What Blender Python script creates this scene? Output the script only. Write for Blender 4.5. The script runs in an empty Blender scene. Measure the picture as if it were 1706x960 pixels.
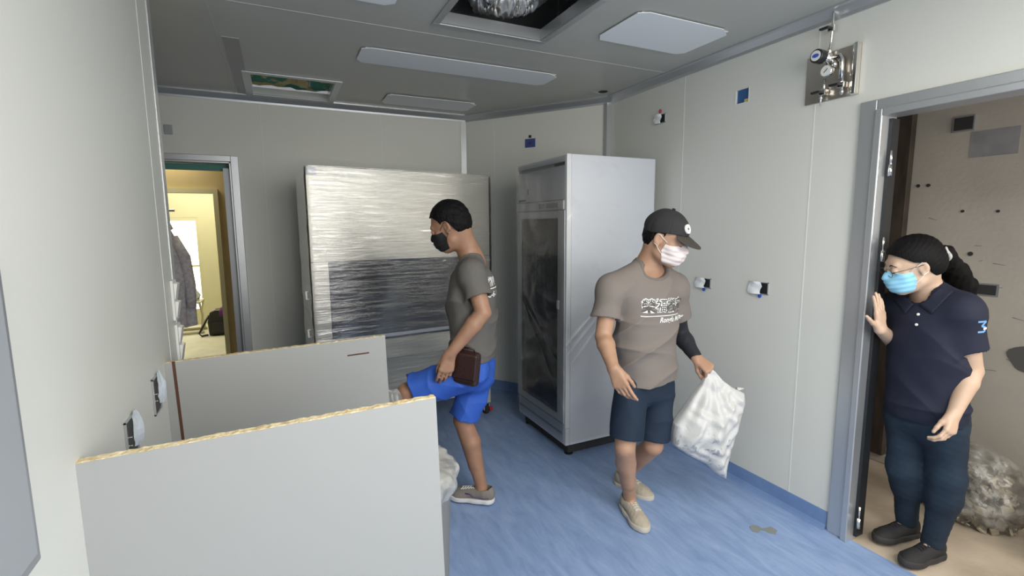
import bpy, bmesh, math, random
import numpy as np
from mathutils import Vector, Matrix
from mathutils.bvhtree import BVHTree
random.seed(7); rng = np.random.default_rng(7)
C = bpy.context.scene.collection
PI = math.pi

# ---------------------------------------------------------------- camera
F_PX, YAW, PITCH, ROLL, CAM_H = 812.24, 0.44556, 0.12756, -0.0076, 1.55
_f = np.array([math.sin(YAW)*math.cos(PITCH), math.cos(YAW)*math.cos(PITCH), -math.sin(PITCH)])
_r = np.array([math.cos(YAW), -math.sin(YAW), 0.0]); _u = np.cross(_r, _f)
CR = _r*math.cos(ROLL)+_u*math.sin(ROLL); CU = -_r*math.sin(ROLL)+_u*math.cos(ROLL); CF = _f
cd = bpy.data.cameras.new('camera'); cam = bpy.data.objects.new('camera', cd); C.objects.link(cam)
cd.sensor_width = 36; cd.lens = F_PX*36/1706; cd.clip_start = 0.05
cam.matrix_world = Matrix(((CR[0], CU[0], -CF[0], 0), (CR[1], CU[1], -CF[1], 0), (CR[2], CU[2], -CF[2], CAM_H), (0, 0, 0, 1)))
bpy.context.scene.camera = cam
HEAD = np.array([math.sin(YAW), math.cos(YAW), 0.0])       # heading of the camera on the floor
SIDE = np.array([math.cos(YAW), -math.sin(YAW), 0.0])
def at(px, py, dep):                                        # point that lies dep metres ahead
    d = CF*F_PX + CR*(px-853) - CU*(py-480)
    return np.array([0, 0, CAM_H]) + d*(dep/(d@HEAD))

# ---------------------------------------------------------------- light
sc = bpy.context.scene
sc.view_settings.view_transform = 'Standard'; sc.view_settings.look = 'None'
sc.view_settings.gamma = 1; sc.view_settings.use_curve_mapping = False
sc.view_settings.exposure = 0.0
w = bpy.data.worlds.new('world'); sc.world = w; w.use_nodes = True
w.node_tree.nodes['Background'].inputs[0].default_value = (0.95, 0.97, 1.0, 1)
w.node_tree.nodes['Background'].inputs[1].default_value = 0.3
def area(name, loc, target, size, power, color=(1, 1, 1)):
    l = bpy.data.lights.new(name, 'AREA'); l.shape = 'RECTANGLE'; l.size = size[0]; l.size_y = size[1]
    l.energy = power; l.color = color
    o = bpy.data.objects.new(name, l); C.objects.link(o); o.location = loc
    o.rotation_euler = (Vector(target)-Vector(loc)).to_track_quat('-Z', 'Y').to_euler()
    return o
area('assumed_rear_light', (1.15, -1.25, 1.75), (0.95, 2.5, 1.15), (2.5, 1.5), 66, (1.0, 0.985, 0.94))  # added area light behind the camera for assumed daylight; no window is built
area('assumed_ceiling_light', (1.0, -0.55, 2.52), (1.0, -0.55, 0), (1.2, 0.6), 42, (1.0, 0.985, 0.94))  # assumed lamp out of view behind the camera, no fixture modelled
area('near_fill_light', (0.95, 0.65, 2.52), (0.95, 0.65, 0), (0.6, 0.6), 14, (1.0, 0.985, 0.94))  # added fill for the left wall and near floor, no known fixture
area('side_room_fill_light', (3.0, -0.6, 1.7), (3.35, 1.3, 0.3), (0.7, 0.9), 22, (1.0, 0.94, 0.86))  # added to brighten the side room's wall and floor, source unseen
area('assumed_far_room_light', (-1.0, 8.2, 2.5), (-1.0, 8.2, 0), (1.4, 1.4), 48, (1.0, 0.95, 0.78))  # assumed unseen source for the yellow light in the far room
area('corridor_fill_light', (-0.9, 5.2, 2.36), (-0.9, 5.2, 0), (0.5, 0.25), 5, (1.0, 0.9, 0.65))  # added fill between the two doorways, no lamp visible here

# ---------------------------------------------------------------- materials
def mat(name, col, rough=.6, metal=0, bump=0, bscale=200, col2=None, cscale=6, cdetail=3, lo=.35, hi=.65, spec=.5, alpha=None, trans=0, stretch=None, sss=0, emit=None):
    m = bpy.data.materials.new(name); m.use_nodes = True; nt = m.node_tree; N = nt.nodes; L = nt.links
    b = N['Principled BSDF']; b.inputs['Base Color'].default_value = (*col, 1)
    b.inputs['Roughness'].default_value = rough; b.inputs['Metallic'].default_value = metal
    b.inputs['Specular IOR Level'].default_value = spec
    if trans: b.inputs['Transmission Weight'].default_value = trans
    if sss:
        b.inputs['Subsurface Weight'].default_value = sss; b.inputs['Subsurface Radius'].default_value = (.02, .008, .004)
    if emit: b.inputs['Emission Color'].default_value = (*col, 1); b.inputs['Emission Strength'].default_value = emit
    tc = N.new('ShaderNodeTexCoord'); mp = N.new('ShaderNodeMapping'); L.new(tc.outputs['Object'], mp.inputs[0])
    if stretch: mp.inputs['Scale'].default_value = stretch
    if col2:
        n = N.new('ShaderNodeTexNoise'); n.inputs['Scale'].default_value = cscale; n.inputs['Detail'].default_value = cdetail
        L.new(mp.outputs[0], n.inputs[0]); r = N.new('ShaderNodeValToRGB')
        r.color_ramp.elements[0].position = lo; r.color_ramp.elements[1].position = hi
        r.color_ramp.elements[0].color = (*col, 1); r.color_ramp.elements[1].color = (*col2, 1)
        L.new(n.outputs[0], r.inputs[0]); L.new(r.outputs[0], b.inputs['Base Color'])
    if bump:
        n = N.new('ShaderNodeTexNoise'); n.inputs['Scale'].default_value = bscale; n.inputs['Detail'].default_value = 4
        L.new(mp.outputs[0], n.inputs[0]); bp = N.new('ShaderNodeBump'); bp.inputs['Strength'].default_value = bump; bp.inputs['Distance'].default_value = .01
        L.new(n.outputs[0], bp.inputs['Height']); L.new(bp.outputs[0], b.inputs['Normal'])
    return m
def film(name, tint=(.9, .92, .92), lo=.5, hi=.72, amax=.55, amin=.05, rough=.18, scale=5, stretch=(1, 1, 9), bump=.6, bscale=8, dist=.02, refl=2.2):
    """thin clear stretch film: mostly see-through, whitish along its wrinkles, glossy"""
    m = bpy.data.materials.new(name); m.use_nodes = True; nt = m.node_tree; N = nt.nodes; L = nt.links
    N.remove(N['Principled BSDF']); out = N['Material Output']
    tr = N.new('ShaderNodeBsdfTransparent'); gl = N.new('ShaderNodeBsdfGlossy'); df = N.new('ShaderNodeBsdfDiffuse')
    gl.inputs['Roughness'].default_value = rough; gl.inputs['Color'].default_value = (1, 1, 1, 1); df.inputs['Color'].default_value = (*tint, 1)
    tc = N.new('ShaderNodeTexCoord'); mp = N.new('ShaderNodeMapping'); mp.inputs['Scale'].default_value = stretch
    L.new(tc.outputs['Object'], mp.inputs[0])
    n = N.new('ShaderNodeTexNoise'); n.inputs['Scale'].default_value = scale; n.inputs['Detail'].default_value = 6; n.inputs['Distortion'].default_value = .6
    L.new(mp.outputs[0], n.inputs[0])
    n2 = N.new('ShaderNodeTexNoise'); n2.inputs['Scale'].default_value = bscale; n2.inputs['Detail'].default_value = 5; n2.inputs['Distortion'].default_value = .8
    L.new(mp.outputs[0], n2.inputs[0])
    bp = N.new('ShaderNodeBump'); bp.inputs['Strength'].default_value = bump; bp.inputs['Distance'].default_value = dist
    L.new(n2.outputs[0], bp.inputs['Height']); L.new(bp.outputs[0], gl.inputs['Normal']); L.new(bp.outputs[0], df.inputs['Normal'])
    mr = N.new('ShaderNodeMapRange'); mr.inputs[1].default_value = lo; mr.inputs[2].default_value = hi; mr.inputs[3].default_value = amin; mr.inputs[4].default_value = amax
    L.new(n.outputs[0], mr.inputs[0])
    lw = N.new('ShaderNodeFresnel'); lw.inputs[0].default_value = 1.5; L.new(bp.outputs[0], lw.inputs['Normal'])
    a = N.new('ShaderNodeMixShader'); bmx = N.new('ShaderNodeMixShader')
    L.new(mr.outputs[0], a.inputs[0]); L.new(tr.outputs[0], a.inputs[1]); L.new(df.outputs[0], a.inputs[2])
    mul = N.new('ShaderNodeMath'); mul.operation = 'MULTIPLY'; mul.inputs[1].default_value = refl; mul.use_clamp = True
    L.new(lw.outputs[0], mul.inputs[0]); L.new(mul.outputs[0], bmx.inputs[0]); L.new(a.outputs[0], bmx.inputs[1]); L.new(gl.outputs[0], bmx.inputs[2])
    L.new(bmx.outputs[0], out.inputs[0]); return m

M = {}
M['wall'] = mat('wall_panel', (.66, .665, .62), .42, bump=.05, bscale=350, spec=.35)
M['seam'] = mat('joint_sealant', (.72, .73, .70), .4)
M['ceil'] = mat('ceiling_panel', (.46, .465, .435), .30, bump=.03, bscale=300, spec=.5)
M['alu'] = mat('aluminium', (.56, .58, .60), .38, metal=.75, bump=.03, bscale=90)
M['alu_dark'] = mat('aluminium_dull', (.36, .37, .39), .45, metal=.6)
M['alu_bright'] = mat('aluminium_edge', (.8, .81, .82), .25, metal=.7)
M['black'] = mat('black_plastic', (.015, .016, .018), .4)
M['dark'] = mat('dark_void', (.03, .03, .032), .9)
M['white_pl'] = mat('white_plastic', (.74, .74, .72), .35)
M['paper'] = mat('paper', (.80, .83, .85), .85)
M['blue_tape'] = mat('blue_tape', (.05, .08, .25), .5)
M['green'] = mat('green_membrane', (.03, .24, .17), .7, col2=(.55, .47, .22), cscale=9, lo=.5, hi=.56)
M['foam'] = mat('yellow_foam', (.55, .45, .2), .9, bump=.6, bscale=30)
M['yellow_wall'] = mat('yellowed_wall', (.60, .57, .38), .75, bump=.05, bscale=50)
M['tan_wall'] = mat('tan_wall', (.46, .38, .20), .7, col2=(.52, .42, .24), cscale=4)
M['conc_floor'] = mat('concrete_floor', (.40, .33, .25), .8, col2=(.55, .46, .36), cscale=3.5, cdetail=8, bump=.2, bscale=25)
M['far_floor'] = mat('far_floor', (.55, .54, .42), .6, col2=(.65, .63, .5), cscale=5)
M['dirty_wall'] = mat('dirty_wall', (.47, .43, .38), .85, col2=(.40, .37, .33), cscale=2.2, cdetail=9, bump=.15, bscale=40)
M['steel'] = mat('brushed_steel', (.55, .50, .44), .28, metal=.9, bump=.05, bscale=60, stretch=(1, 1, 12))
M['chrome'] = mat('chrome', (.8, .78, .74), .15, metal=1)
M['board'] = mat('melamine_board', (.35, .355, .35), .45, bump=.03, bscale=400, spec=.4)
M['chip'] = mat('chipboard_edge', (.62, .48, .26), .9, col2=(.83, .70, .46), cscale=55, cdetail=8, lo=.4, hi=.6, bump=.8, bscale=90)
M['brown'] = mat('dark_brown', (.09, .035, .02), .7)
def floor_mat():
    m = mat('blue_vinyl', (.145, .235, .42), .38, spec=.45, bump=.02, bscale=120)
    nt = m.node_tree; N = nt.nodes; L = nt.links; b = N['Principled BSDF']
    tc = N.new('ShaderNodeTexCoord'); mp = N.new('ShaderNodeMapping'); L.new(tc.outputs['Object'], mp.inputs[0])
    mp.inputs['Rotation'].default_value = (0, 0, .12); mp.inputs['Scale'].default_value = (1, .22, 1)
    n = N.new('ShaderNodeTexNoise'); n.inputs['Scale'].default_value = 16; n.inputs['Detail'].default_value = 9; n.inputs['Roughness'].default_value = .68; n.inputs['Distortion'].default_value = .5
    L.new(mp.outputs[0], n.inputs[0]); r = N.new('ShaderNodeValToRGB')
    e = r.color_ramp.elements; e[0].position = .18; e[0].color = (.155, .235, .42, 1); e[1].position = .82; e[1].color = (.36, .46, .67, 1)
    x = e.new(.5); x.color = (.235, .335, .55, 1)
    L.new(n.outputs[0], r.inputs[0]); L.new(r.outputs[0], b.inputs['Base Color']); return m
M['floor'] = floor_mat()
M['cove'] = mat('blue_cove', (.145, .235, .44), .4, col2=(.175, .275, .49), cscale=8)

# ---------------------------------------------------------------- mesh helpers
def link(o, parent=None):
    C.objects.link(o)
    if parent: o.parent = parent
    return o
def tag(o, label=None, cat=None, group=None, kind=None):
    if label: o['label'] = label
    if cat: o['category'] = cat
    if group: o['group'] = group
    if kind: o['kind'] = kind
    return o
def thing(name, label, cat, loc=(0, 0, 0), rz=0, group=None):
    o = bpy.data.objects.new(name, None); o.location = loc; o.rotation_euler = (0, 0, rz); o.empty_display_size = .1
    link(o); return tag(o, label, cat, group)
class MB:
    """collects shapes into one mesh; T = optional 4x4 applied to all verts"""
    def __init__(s, T=None): s.v = []; s.f = []; s.T = T
    def add(s, vs, fs):
        n = len(s.v); s.v += [tuple(map(float, a)) for a in vs]; s.f += [tuple(i+n for i in a) for a in fs]; return s
    def box(s, x0, x1, y0, y1, z0, z1, R=None, c=None):
        vs = [(x, y, z) for x in (x0, x1) for y in (y0, y1) for z in (z0, z1)]
        if R is not None: vs = [tuple(Vector(c)+R@(Vector(a)-Vector(c))) for a in vs]
        return s.add(vs, [(0, 1, 3, 2), (4, 6, 7, 5), (0, 4, 5, 1), (2, 3, 7, 6), (0, 2, 6, 4), (1, 5, 7, 3)])
    def tube(s, pts, r, n=10, caps=True):
        pts = [Vector(p) for p in pts]; rs = r if hasattr(r, '__len__') else [r]*len(pts)
        up = None; rings = []
        for i, p in enumerate(pts):
            d = (pts[min(i+1, len(pts)-1)]-pts[max(i-1, 0)]).normalized()
            if up is None: up = Vector((0, 0, 1)) if abs(d.z) < .9 else Vector((1, 0, 0))
            a = d.cross(up).normalized(); b = a.cross(d).normalized(); up = b
            rings.append([p+(a*math.cos(t)+b*math.sin(t))*rs[i] for t in [2*PI*k/n for k in range(n)]])
        vs = [v for rg in rings for v in rg]; fs = []
        for i in range(len(pts)-1):
            for k in range(n): fs.append((i*n+k, i*n+(k+1) % n, (i+1)*n+(k+1) % n, (i+1)*n+k))
        if caps: fs.append(tuple(range(n))[::-1]); fs.append(tuple((len(pts)-1)*n+k for k in range(n)))
        return s.add(vs, fs)
    def lathe(s, prof, o, ax, n=24):       # prof: (radius, distance along axis)
        o = Vector(o); ax = Vector(ax).normalized(); up = Vector((0, 0, 1)) if abs(ax.z) < .9 else Vector((1, 0, 0))
        a = ax.cross(up).normalized(); b = a.cross(ax); vs = []; fs = []
        for r_, h in prof:
            for k in range(n): vs.append(o+ax*h+(a*math.cos(2*PI*k/n)+b*math.sin(2*PI*k/n))*r_)
        for i in range(len(prof)-1):
            for k in range(n): fs.append((i*n+k, i*n+(k+1) % n, (i+1)*n+(k+1) % n, (i+1)*n+k))
        fs.append(tuple(range(n))[::-1]); fs.append(tuple((len(prof)-1)*n+k for k in range(n)))
        return s.add(vs, fs)
    def prism(s, poly, axis, lo, hi):      # poly in the two other axes
        n = len(poly); vs = []
        for t in (lo, hi):
            for p in poly:
                q = list(p); q.insert(axis, t); vs.append(q)
        return s.add(vs, [tuple(range(n))[::-1], tuple(range(n, 2*n))]+[(k, (k+1) % n, n+(k+1) % n, n+k) for k in range(n)])
    def build(s, name, m, parent=None, bevel=0, smooth=False, seg=2):
        me = bpy.data.meshes.new(name); vs = s.v
        if s.T is not None: vs = [tuple(s.T@Vector(a)) for a in vs]
        me.from_pydata(vs, [], s.f)
        b = bmesh.new(); b.from_mesh(me); bmesh.ops.recalc_face_normals(b, faces=b.faces); b.to_mesh(me); b.free()
        me.materials.append(m if not isinstance(m, str) else M[m]); o = bpy.data.objects.new(name, me); link(o, parent)
        if smooth: me.shade_smooth()
        if bevel:
            md = o.modifiers.new('bevel', 'BEVEL'); md.width = bevel; md.segments = seg; md.limit_method = 'ANGLE'
        return o
def struct(o): o['kind'] = 'structure'; return o
def slab(name, m, axis, lo, hi, u0, u1, v0, v1, holes=()):
    """slab across axis (0,1,2) with rectangular holes (u0,u1,v0,v1)"""
    us = sorted({u0, u1, *[h[0] for h in holes], *[h[1] for h in holes]}); vs = sorted({v0, v1, *[h[2] for h in holes], *[h[3] for h in holes]})
    us = [a for a in us if u0 <= a <= u1]; vs = [a for a in vs if v0 <= a <= v1]; mb = MB()
    ins = lambda i, j: 0 <= i < len(us)-1 and 0 <= j < len(vs)-1 and not any(h[0] < (us[i]+us[i+1])/2 < h[1] and h[2] < (vs[j]+vs[j+1])/2 < h[3] for h in holes)
    def P(t, u, v): q = [u, v]; q.insert(axis, t); return q
    for i in range(len(us)-1):
        for j in range(len(vs)-1):
            if not ins(i, j): continue
            a, b, c, d = us[i], us[i+1], vs[j], vs[j+1]
            for t in (lo, hi): mb.add([P(t, a, c), P(t, b, c), P(t, b, d), P(t, a, d)], [(0, 1, 2, 3)])
            for (di, dj, e) in ((-1, 0, ((a, c), (a, d))), (1, 0, ((b, c), (b, d))), (0, -1, ((a, c), (b, c))), (0, 1, ((a, d), (b, d)))):
                if not ins(i+di, j+dj): mb.add([P(lo, *e[0]), P(lo, *e[1]), P(hi, *e[1]), P(hi, *e[0])], [(0, 1, 2, 3)])
    me = bpy.data.meshes.new(name); me.from_pydata(mb.v, [], mb.f); b = bmesh.new(); b.from_mesh(me)
    bmesh.ops.remove_doubles(b, verts=b.verts, dist=1e-5); bmesh.ops.recalc_face_normals(b, faces=b.faces); b.to_mesh(me); b.free()
    me.materials.append(M[m]); return link(bpy.data.objects.new(name, me))

# ---------------------------------------------------------------- the room
XR, XL, YB, ZC = 2.439, -0.41, 4.371, 2.55
HC = [(.79, 1.36, 1.91, 2.46), (-.10, .43, 3.74, 4.29)]       # openings in the ceiling
struct(MB().box(-1.4, XR+.02, -2.6, YB, -.05, 0).build('floor', 'floor'))
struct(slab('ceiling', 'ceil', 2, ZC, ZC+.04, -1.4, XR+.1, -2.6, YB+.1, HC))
struct(slab('wall_right', 'wall', 0, XR, XR+.06, -2.6, 3.3, 0, ZC, [(.20, 1.31, -1, 2.03), (2.0, 2.085, 2.235, 2.31)]))
struct(slab('wall_back', 'wall', 1, YB, YB+.06, -1.4, 1.70, 0, ZC, [(-1.15, -.30, -1, 2.045)]))
struct(slab('wall_left', 'wall', 0, XL-.07, XL, -2.6, 2.50, 0, ZC))
struct(slab('wall_recess', 'wall', 0, -1.46, -1.4, -2.6, YB+.06, 0, ZC))
D0 = Vector((1.625, YB)); D1 = Vector((XR, 3.262)); dd = (D1-D0).normalized(); nn = Vector((dd.y, -dd.x)); nn = nn if nn.y < 0 else -nn
struct(MB().prism([tuple(D0), tuple(D1), tuple(D1-nn*.06), tuple(D0-nn*.06)], 2, 0, ZC).build('wall_corner', 'wall'))
# aluminium cornices and blue coves
arc = [(0, 0)]+[(.055*(1-math.sin(t)), .055*(1-math.cos(t))) for t in [PI/2*k/6 for k in range(7)]]
def strip(name, m, a, b, prof, z0, sgn):
    a = Vector(a); b = Vector(b); d = (b-a).normalized(); n = Vector((d.y, -d.x))*sgn
    vs = [(*(p+n*o_), z0+h) for p in (a, b) for o_, h in prof]; k = len(prof)
    return struct(MB().add(vs, [tuple(range(k)), tuple(range(k, 2*k))]+[(i, (i+1) % k, k+(i+1) % k, k+i) for i in range(k)]).build(name, m))
cor = [(0, 0), (.006, 0), (.012, -.0), (.045, .04), (.055, .044), (.055, .054), (0, .054)]
cor = [(0, -.054), (.008, -.054), (.012, -.040), (.040, -.012), (.054, -.008), (.054, 0), (0, 0)]
cov = [(0, 0), (.035, 0), (.016, .008), (.007, .022), (.004, .092), (0, .092)]
strip('trim_1', 'alu', (XR, -2.6), (XR, 3.262), cor, ZC, -1)
strip('trim_2', 'alu', (D1.x, D1.y), (D0.x, D0.y), cor, ZC, -1)
strip('trim_3', 'alu', (D0.x, D0.y), (-1.4, YB), cor, ZC, -1)
strip('trim_4', 'alu', (XL, -2.6), (XL, 2.5), cor, ZC, 1)
strip('baseboard_right', 'cove', (XR, 1.40), (XR, 3.262), cov, 0, -1)
strip('baseboard_near_right', 'cove', (XR, -2.6), (XR, .11), cov, 0, -1)
strip('baseboard_corner', 'cove', (D1.x, D1.y), (D0.x, D0.y), cov, 0, -1)
strip('baseboard_back', 'cove', (D0.x, D0.y), (-.24, YB), cov, 0, -1)
strip('baseboard_left', 'cove', (XL, -2.6), (XL, 2.5), cov, 0, 1)
# corner profiles, panel joints
struct(MB().box(D1.x-.045, D1.x-.002, D1.y-.004, D1.y+.03, 0, ZC-.05).build('trim_5', 'alu'))
struct(MB().box(1.575, 1.625, YB-.012, YB, 0, ZC-.05).build('trim_6', 'alu_bright'))
struct(MB().box(XL-.072, XL+.002, 2.50, 2.512, 0, ZC).box(XL, XL+.003, 2.455, 2.512, 0, ZC).build('trim_7', 'alu_bright'))
j = MB()
for y in (1.612, 2.486, -.9): j.box(XR-.0012, XR, y-.003, y+.003, .092, ZC-.054)
for y in (.88, 2.28, -.6): j.box(XL, XL+.0012, y-.002, y+.002, .092, ZC-.054)
for x in (-.06, .86): j.box(x-.002, x+.002, YB-.0012, YB, .092, ZC-.054)
struct(j.build('trim_8', 'seam'))
p0 = D0+dd*.30
struct(MB().prism([tuple(p0), tuple(p0+dd*.005), tuple(p0+dd*.005+nn*.0012), tuple(p0+nn*.0012)], 2, .09, ZC-.054).build('trim_9', 'seam'))
j = MB()
for y in (2.62, .9): j.box(-.22, XR, y-.002, y+.002, ZC-.0015, ZC)
j.box(-.225, -.219, -2.6, YB, ZC-.0015, ZC)
struct(j.build('trim_10', mat('ceiling_joint', (.52, .525, .50), .5)))
struct(MB().box(-.20, -.12, 3.1, YB-.02, ZC-.003, ZC).build('trim_11', 'alu_dark'))
# right doorway frame
t = .055
f = MB(); y1, y0, zt = 1.29, .22, 2.015
f.box(XR-.028, XR+.09, y1, y1+.03, 0, zt+.03).box(XR-.028, XR+.09, y0-.03, y0, 0, zt+.03).box(XR-.028, XR+.09, y0, y1, zt, zt+.03)
f.box(XR-.016, XR, y1+.03, y1+.10, 0, zt+.075).box(XR-.016, XR, y0-.10, y0-.03, 0, zt+.075).box(XR-.016, XR, y0-.03, y1+.03, zt+.03, zt+.075)
DF = struct(f.build('trim_12', 'alu', bevel=.004))
struct(MB().box(XR+.03, XR+.085, y1-.014, y1-.001, .02, zt-.01).build('trim_13', 'black'))
for z in (1.80, 1.42, .12):
    X_, Y_ = XR+.035, y1-.016
    h = MB().box(X_-.012, X_+.022, Y_-.001, Y_+.003, z-.045, z+.045).build('hinge', 'black', DF, bevel=.001)
    MB().tube([(X_-.012, Y_-.008, z-.045), (X_-.012, Y_-.008, z+.005)], .008, 12).build('hinge_barrel', 'chrome', h, smooth=True)
    MB().tube([(X_-.012, Y_-.008, z+.005), (X_-.012, Y_-.008, z+.065)], .0045, 10).build('hinge_pin', 'chrome', h, smooth=True)
# left (back wall) doorway frame
f = MB().box(-.30, -.287, YB-.03, YB+.08, 0, 2.045).box(-1.163, -1.15, YB-.03, YB+.08, 0, 2.045).box(-1.163, -.287, YB-.03, YB+.08, 2.032, 2.045)
f.box(-.287, -.235, YB-.03, YB, 0, 2.09).box(-1.215, -1.163, YB-.03, YB, 0, 2.09).box(-1.163, -.287, YB-.03, YB, 2.045, 2.09)
struct(f.build('trim_14', 'alu', bevel=.003))
struct(MB().box(-.345, -.301, YB+.015, YB+.05, 0, 2.0).build('trim_15', 'alu_dark'))
# corridor and far room behind the back doorway
struct(MB().box(-2.6, 1.2, YB+.06, 12, -.05, 0).build('floor_far', 'far_floor'))
struct(slab('wall_corridor', 'tan_wall', 1, 5.4, 5.48, -2.6, .4, 0, 2.6, [(-1.5, -.52, -1, 1.87)]))
struct(MB().box(-1.46, .4, YB+.06, 5.4, 2.38, 2.42).build('ceiling_corridor', 'tan_wall'))
struct(MB().box(-.05, 0, YB+.06, 5.4, 0, 2.4).build('wall_corridor_right', 'tan_wall'))
struct(MB().box(-1.50, -1.46, YB+.06, 5.4, 0, 2.4).build('wall_corridor_left', 'tan_wall'))
struct(MB().box(-.519, -.48, 5.37, 5.399, 0, 1.91).box(-1.5, -.5195, 5.37, 5.399, 1.87, 1.91).build('trim_16', 'yellow_wall'))
struct(MB().box(-1.15, -.30, YB+.062, YB+.10, 1.985, 2.03).build('trim_17', mat('teal_strip', (.06, .20, .17), .6)))
struct(slab('wall_far', 'yellow_wall', 1, 9.2, 9.28, -3, .6, 0, 2.7, [(-2.2, -1.13, .25, 1.72)]))
struct(MB().box(-.80, -.74, 5.9, 9.2, 0, 2.6).build('wall_far_right', 'yellow_wall')) if False else None
struct(MB().box(-.62, -.56, 6.9, 9.2, 0, 2.6).build('wall_far_right', 'yellow_wall'))
struct(MB().box(-3, -2.95, 5.48, 9.2, 0, 2.6).build('wall_far_left', 'yellow_wall'))
struct(MB().box(-3, .6, 5.48, 9.28, 2.6, 2.65).build('ceiling_far', 'yellow_wall'))
M['daylight'] = mat('bright_daylight', (1.0, .97, .86), .5, emit=2.6)
wn = struct(MB().box(-2.2, -1.13, 9.235, 9.245, .25, 1.72).build('window_1', 'daylight'))
MB().box(-2.169, -1.161, 9.205, 9.23, .93, .96).box(-2.199, -2.17, 9.205, 9.23, .251, 1.719).box(-1.16, -1.131, 9.205, 9.23, .251, 1.719).box(-2.169, -1.161, 9.205, 9.23, 1.66, 1.719).build('window_frame', 'yellow_wall', wn)
# side room behind the right doorway
FX = 3.47
struct(MB().box(XR+.02, FX+.1, -2.6, 3.0, -.052, -.002).build('floor_side', 'conc_floor'))
M['dirty_wall'].name = 'dirty_wall'
struct(MB().box(FX, FX+.08, -2.6, 3.0, 0, 2.9).build('wall_side_far', 'dirty_wall'))
struct(MB().box(XR+.06, FX, 2.6, 2.66, 0, 2.9).build('wall_side_back', 'dirty_wall'))
struct(MB().box(XR+.06, FX+.08, -2.6, 2.66, 2.62, 2.68).build('ceiling_side', 'dirty_wall'))

def ray_dir(px, py): return CF*F_PX + CR*(px-853) - CU*(py-480)
def on_x(px, py, X):
    d = ray_dir(px, py); return np.array([0, 0, CAM_H])+d*(X/d[0])
def on_y(px, py, Y):
    d = ray_dir(px, py); return np.array([0, 0, CAM_H])+d*(Y/d[1])
def on_z(px, py, Z):
    d = ray_dir(px, py); return np.array([0, 0, CAM_H])+d*((Z-CAM_H)/d[2])
def rumple(o, amp, sc, seed=0):
    r = np.random.default_rng(seed); ph = r.uniform(0, 6, 9); k = r.normal(size=(9, 3))*sc
    for v in o.data.vertices:
        p = np.array(v.co); s = sum(math.sin(k[i]@p+ph[i]) for i in range(9))/3
        v.co = v.co+Vector(v.normal)*s*amp

# ---- ceiling: duct openings
def opening(name, h, deep, label, wallm, framew=.035):
    x0, x1, y0_, y1_ = h; t = thing(name, label, 'ceiling opening', ((x0+x1)/2, (y0_+y1_)/2, ZC)); X = (x1-x0)/2; Y = (y1_-y0_)/2
    e = .001
    fr = MB()
    for a, b, c_, d_ in ((-X-framew, X+framew, -Y-framew, -Y), (-X-framew, X+framew, Y, Y+framew), (-X-framew, -X, -Y, Y), (X, X+framew, -Y, Y)): fr.box(a, b, c_, d_, -.008, -.0005)
    fr.build('frame', 'alu_dark' if framew < .03 else 'alu', t, bevel=.002)
    g = MB(); q = .004
    g.box(-X+e, -X+q, -Y+e, Y-e, 0, deep).box(X-q, X-e, -Y+e, Y-e, 0, deep).box(-X+e, X-e, -Y+e, -Y+q, 0, deep).box(-X+e, X-e, Y-q, Y-e, 0, deep)
    g.build('upstand', wallm, t)
    return t, X, Y
t, X, Y = opening('ceiling_opening', HC[0], .055, 'large square open ceiling hatch showing crumpled foil duct', 'alu')
q_ = .45
MB().box(-X-q_, X+q_, -Y-.1, Y+q_, .50, .51).box(-X-q_-.01, -X-q_, -Y-.1, Y+q_, .056, .50).box(X+q_, X+q_+.01, -Y-.1, Y+q_, .056, .50).box(-X-q_, X+q_, Y+q_, Y+q_+.01, .056, .50).box(-X-q_, X+q_, -Y-.11, -Y-.1, .056, .50).build('plenum', 'alu_dark', t)
M['foil'] = mat('crumpled_foil', (.80, .78, .74), .38, metal=.85, bump=.5, bscale=35)
def duct(pts, r, seed):
    mb = MB(); n = 220; P = []
    for i in range(n+1):
        s = i/n*(len(pts)-1); a = min(int(s), len(pts)-2); u = s-a; P.append(tuple(Vector(pts[a]).lerp(Vector(pts[a+1]), u)))
    # smooth the path
    for _ in range(25): P = [P[0]]+[tuple((Vector(P[i-1])+Vector(P[i])*2+Vector(P[i+1]))/4) for i in range(1, n)]+[P[-1]]
    mb.tube(P, [r*(1+.07*math.sin(i*1.25)) for i in range(n+1)], 30); return mb
tag(duct([(.98, 2.62, ZC+.42), (1.05, 2.52, ZC+.20), (1.14, 2.44, ZC+.16), (1.26, 2.42, ZC+.20), (1.42, 2.50, ZC+.42)], .085, 1).build('flexible_duct', 'foil', None, smooth=True), 'crumpled silver foil flexible duct inside the large ceiling hatch', 'duct')
rumple(bpy.data.objects['flexible_duct'], .010, 55, 3)
for k, (x, y) in enumerate([(.93, 2.36), (1.52, 2.55)]):
    tag(MB().tube([(x, y, ZC+.12), (x+.02, y+.02, ZC+.499)], .006).build('threaded_rod', 'steel'), ['thin steel hanger rod left in the large ceiling hatch', 'thin steel hanger rod right in the large ceiling hatch'][k], 'rod', 'hanger rods in the ceiling hatch')
t, X, Y = opening('ceiling_opening', HC[1], .05, 'smaller ceiling opening showing green membrane and yellow foam', 'alu_bright', .045)
m = MB(); N_ = 14
vs = [(-X-.05+2*(X+.05)*i/N_, -Y-.05+2*(Y+.05)*k/N_, .07+.02*random.random()) for i in range(N_+1) for k in range(N_+1)]
m.add(vs, [(i*(N_+1)+k, (i+1)*(N_+1)+k, (i+1)*(N_+1)+k+1, i*(N_+1)+k+1) for i in range(N_) for k in range(N_)]).build('membrane', 'green', t, smooth=True)
MB().box(.03, .10, -.1, .06, .045, .075).build('foam_block', 'foam', t, bevel=.01)
MB().tube([(.115, -.1, .06), (.12, .08, .055)], .006).build('cable', 'black', t)
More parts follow.
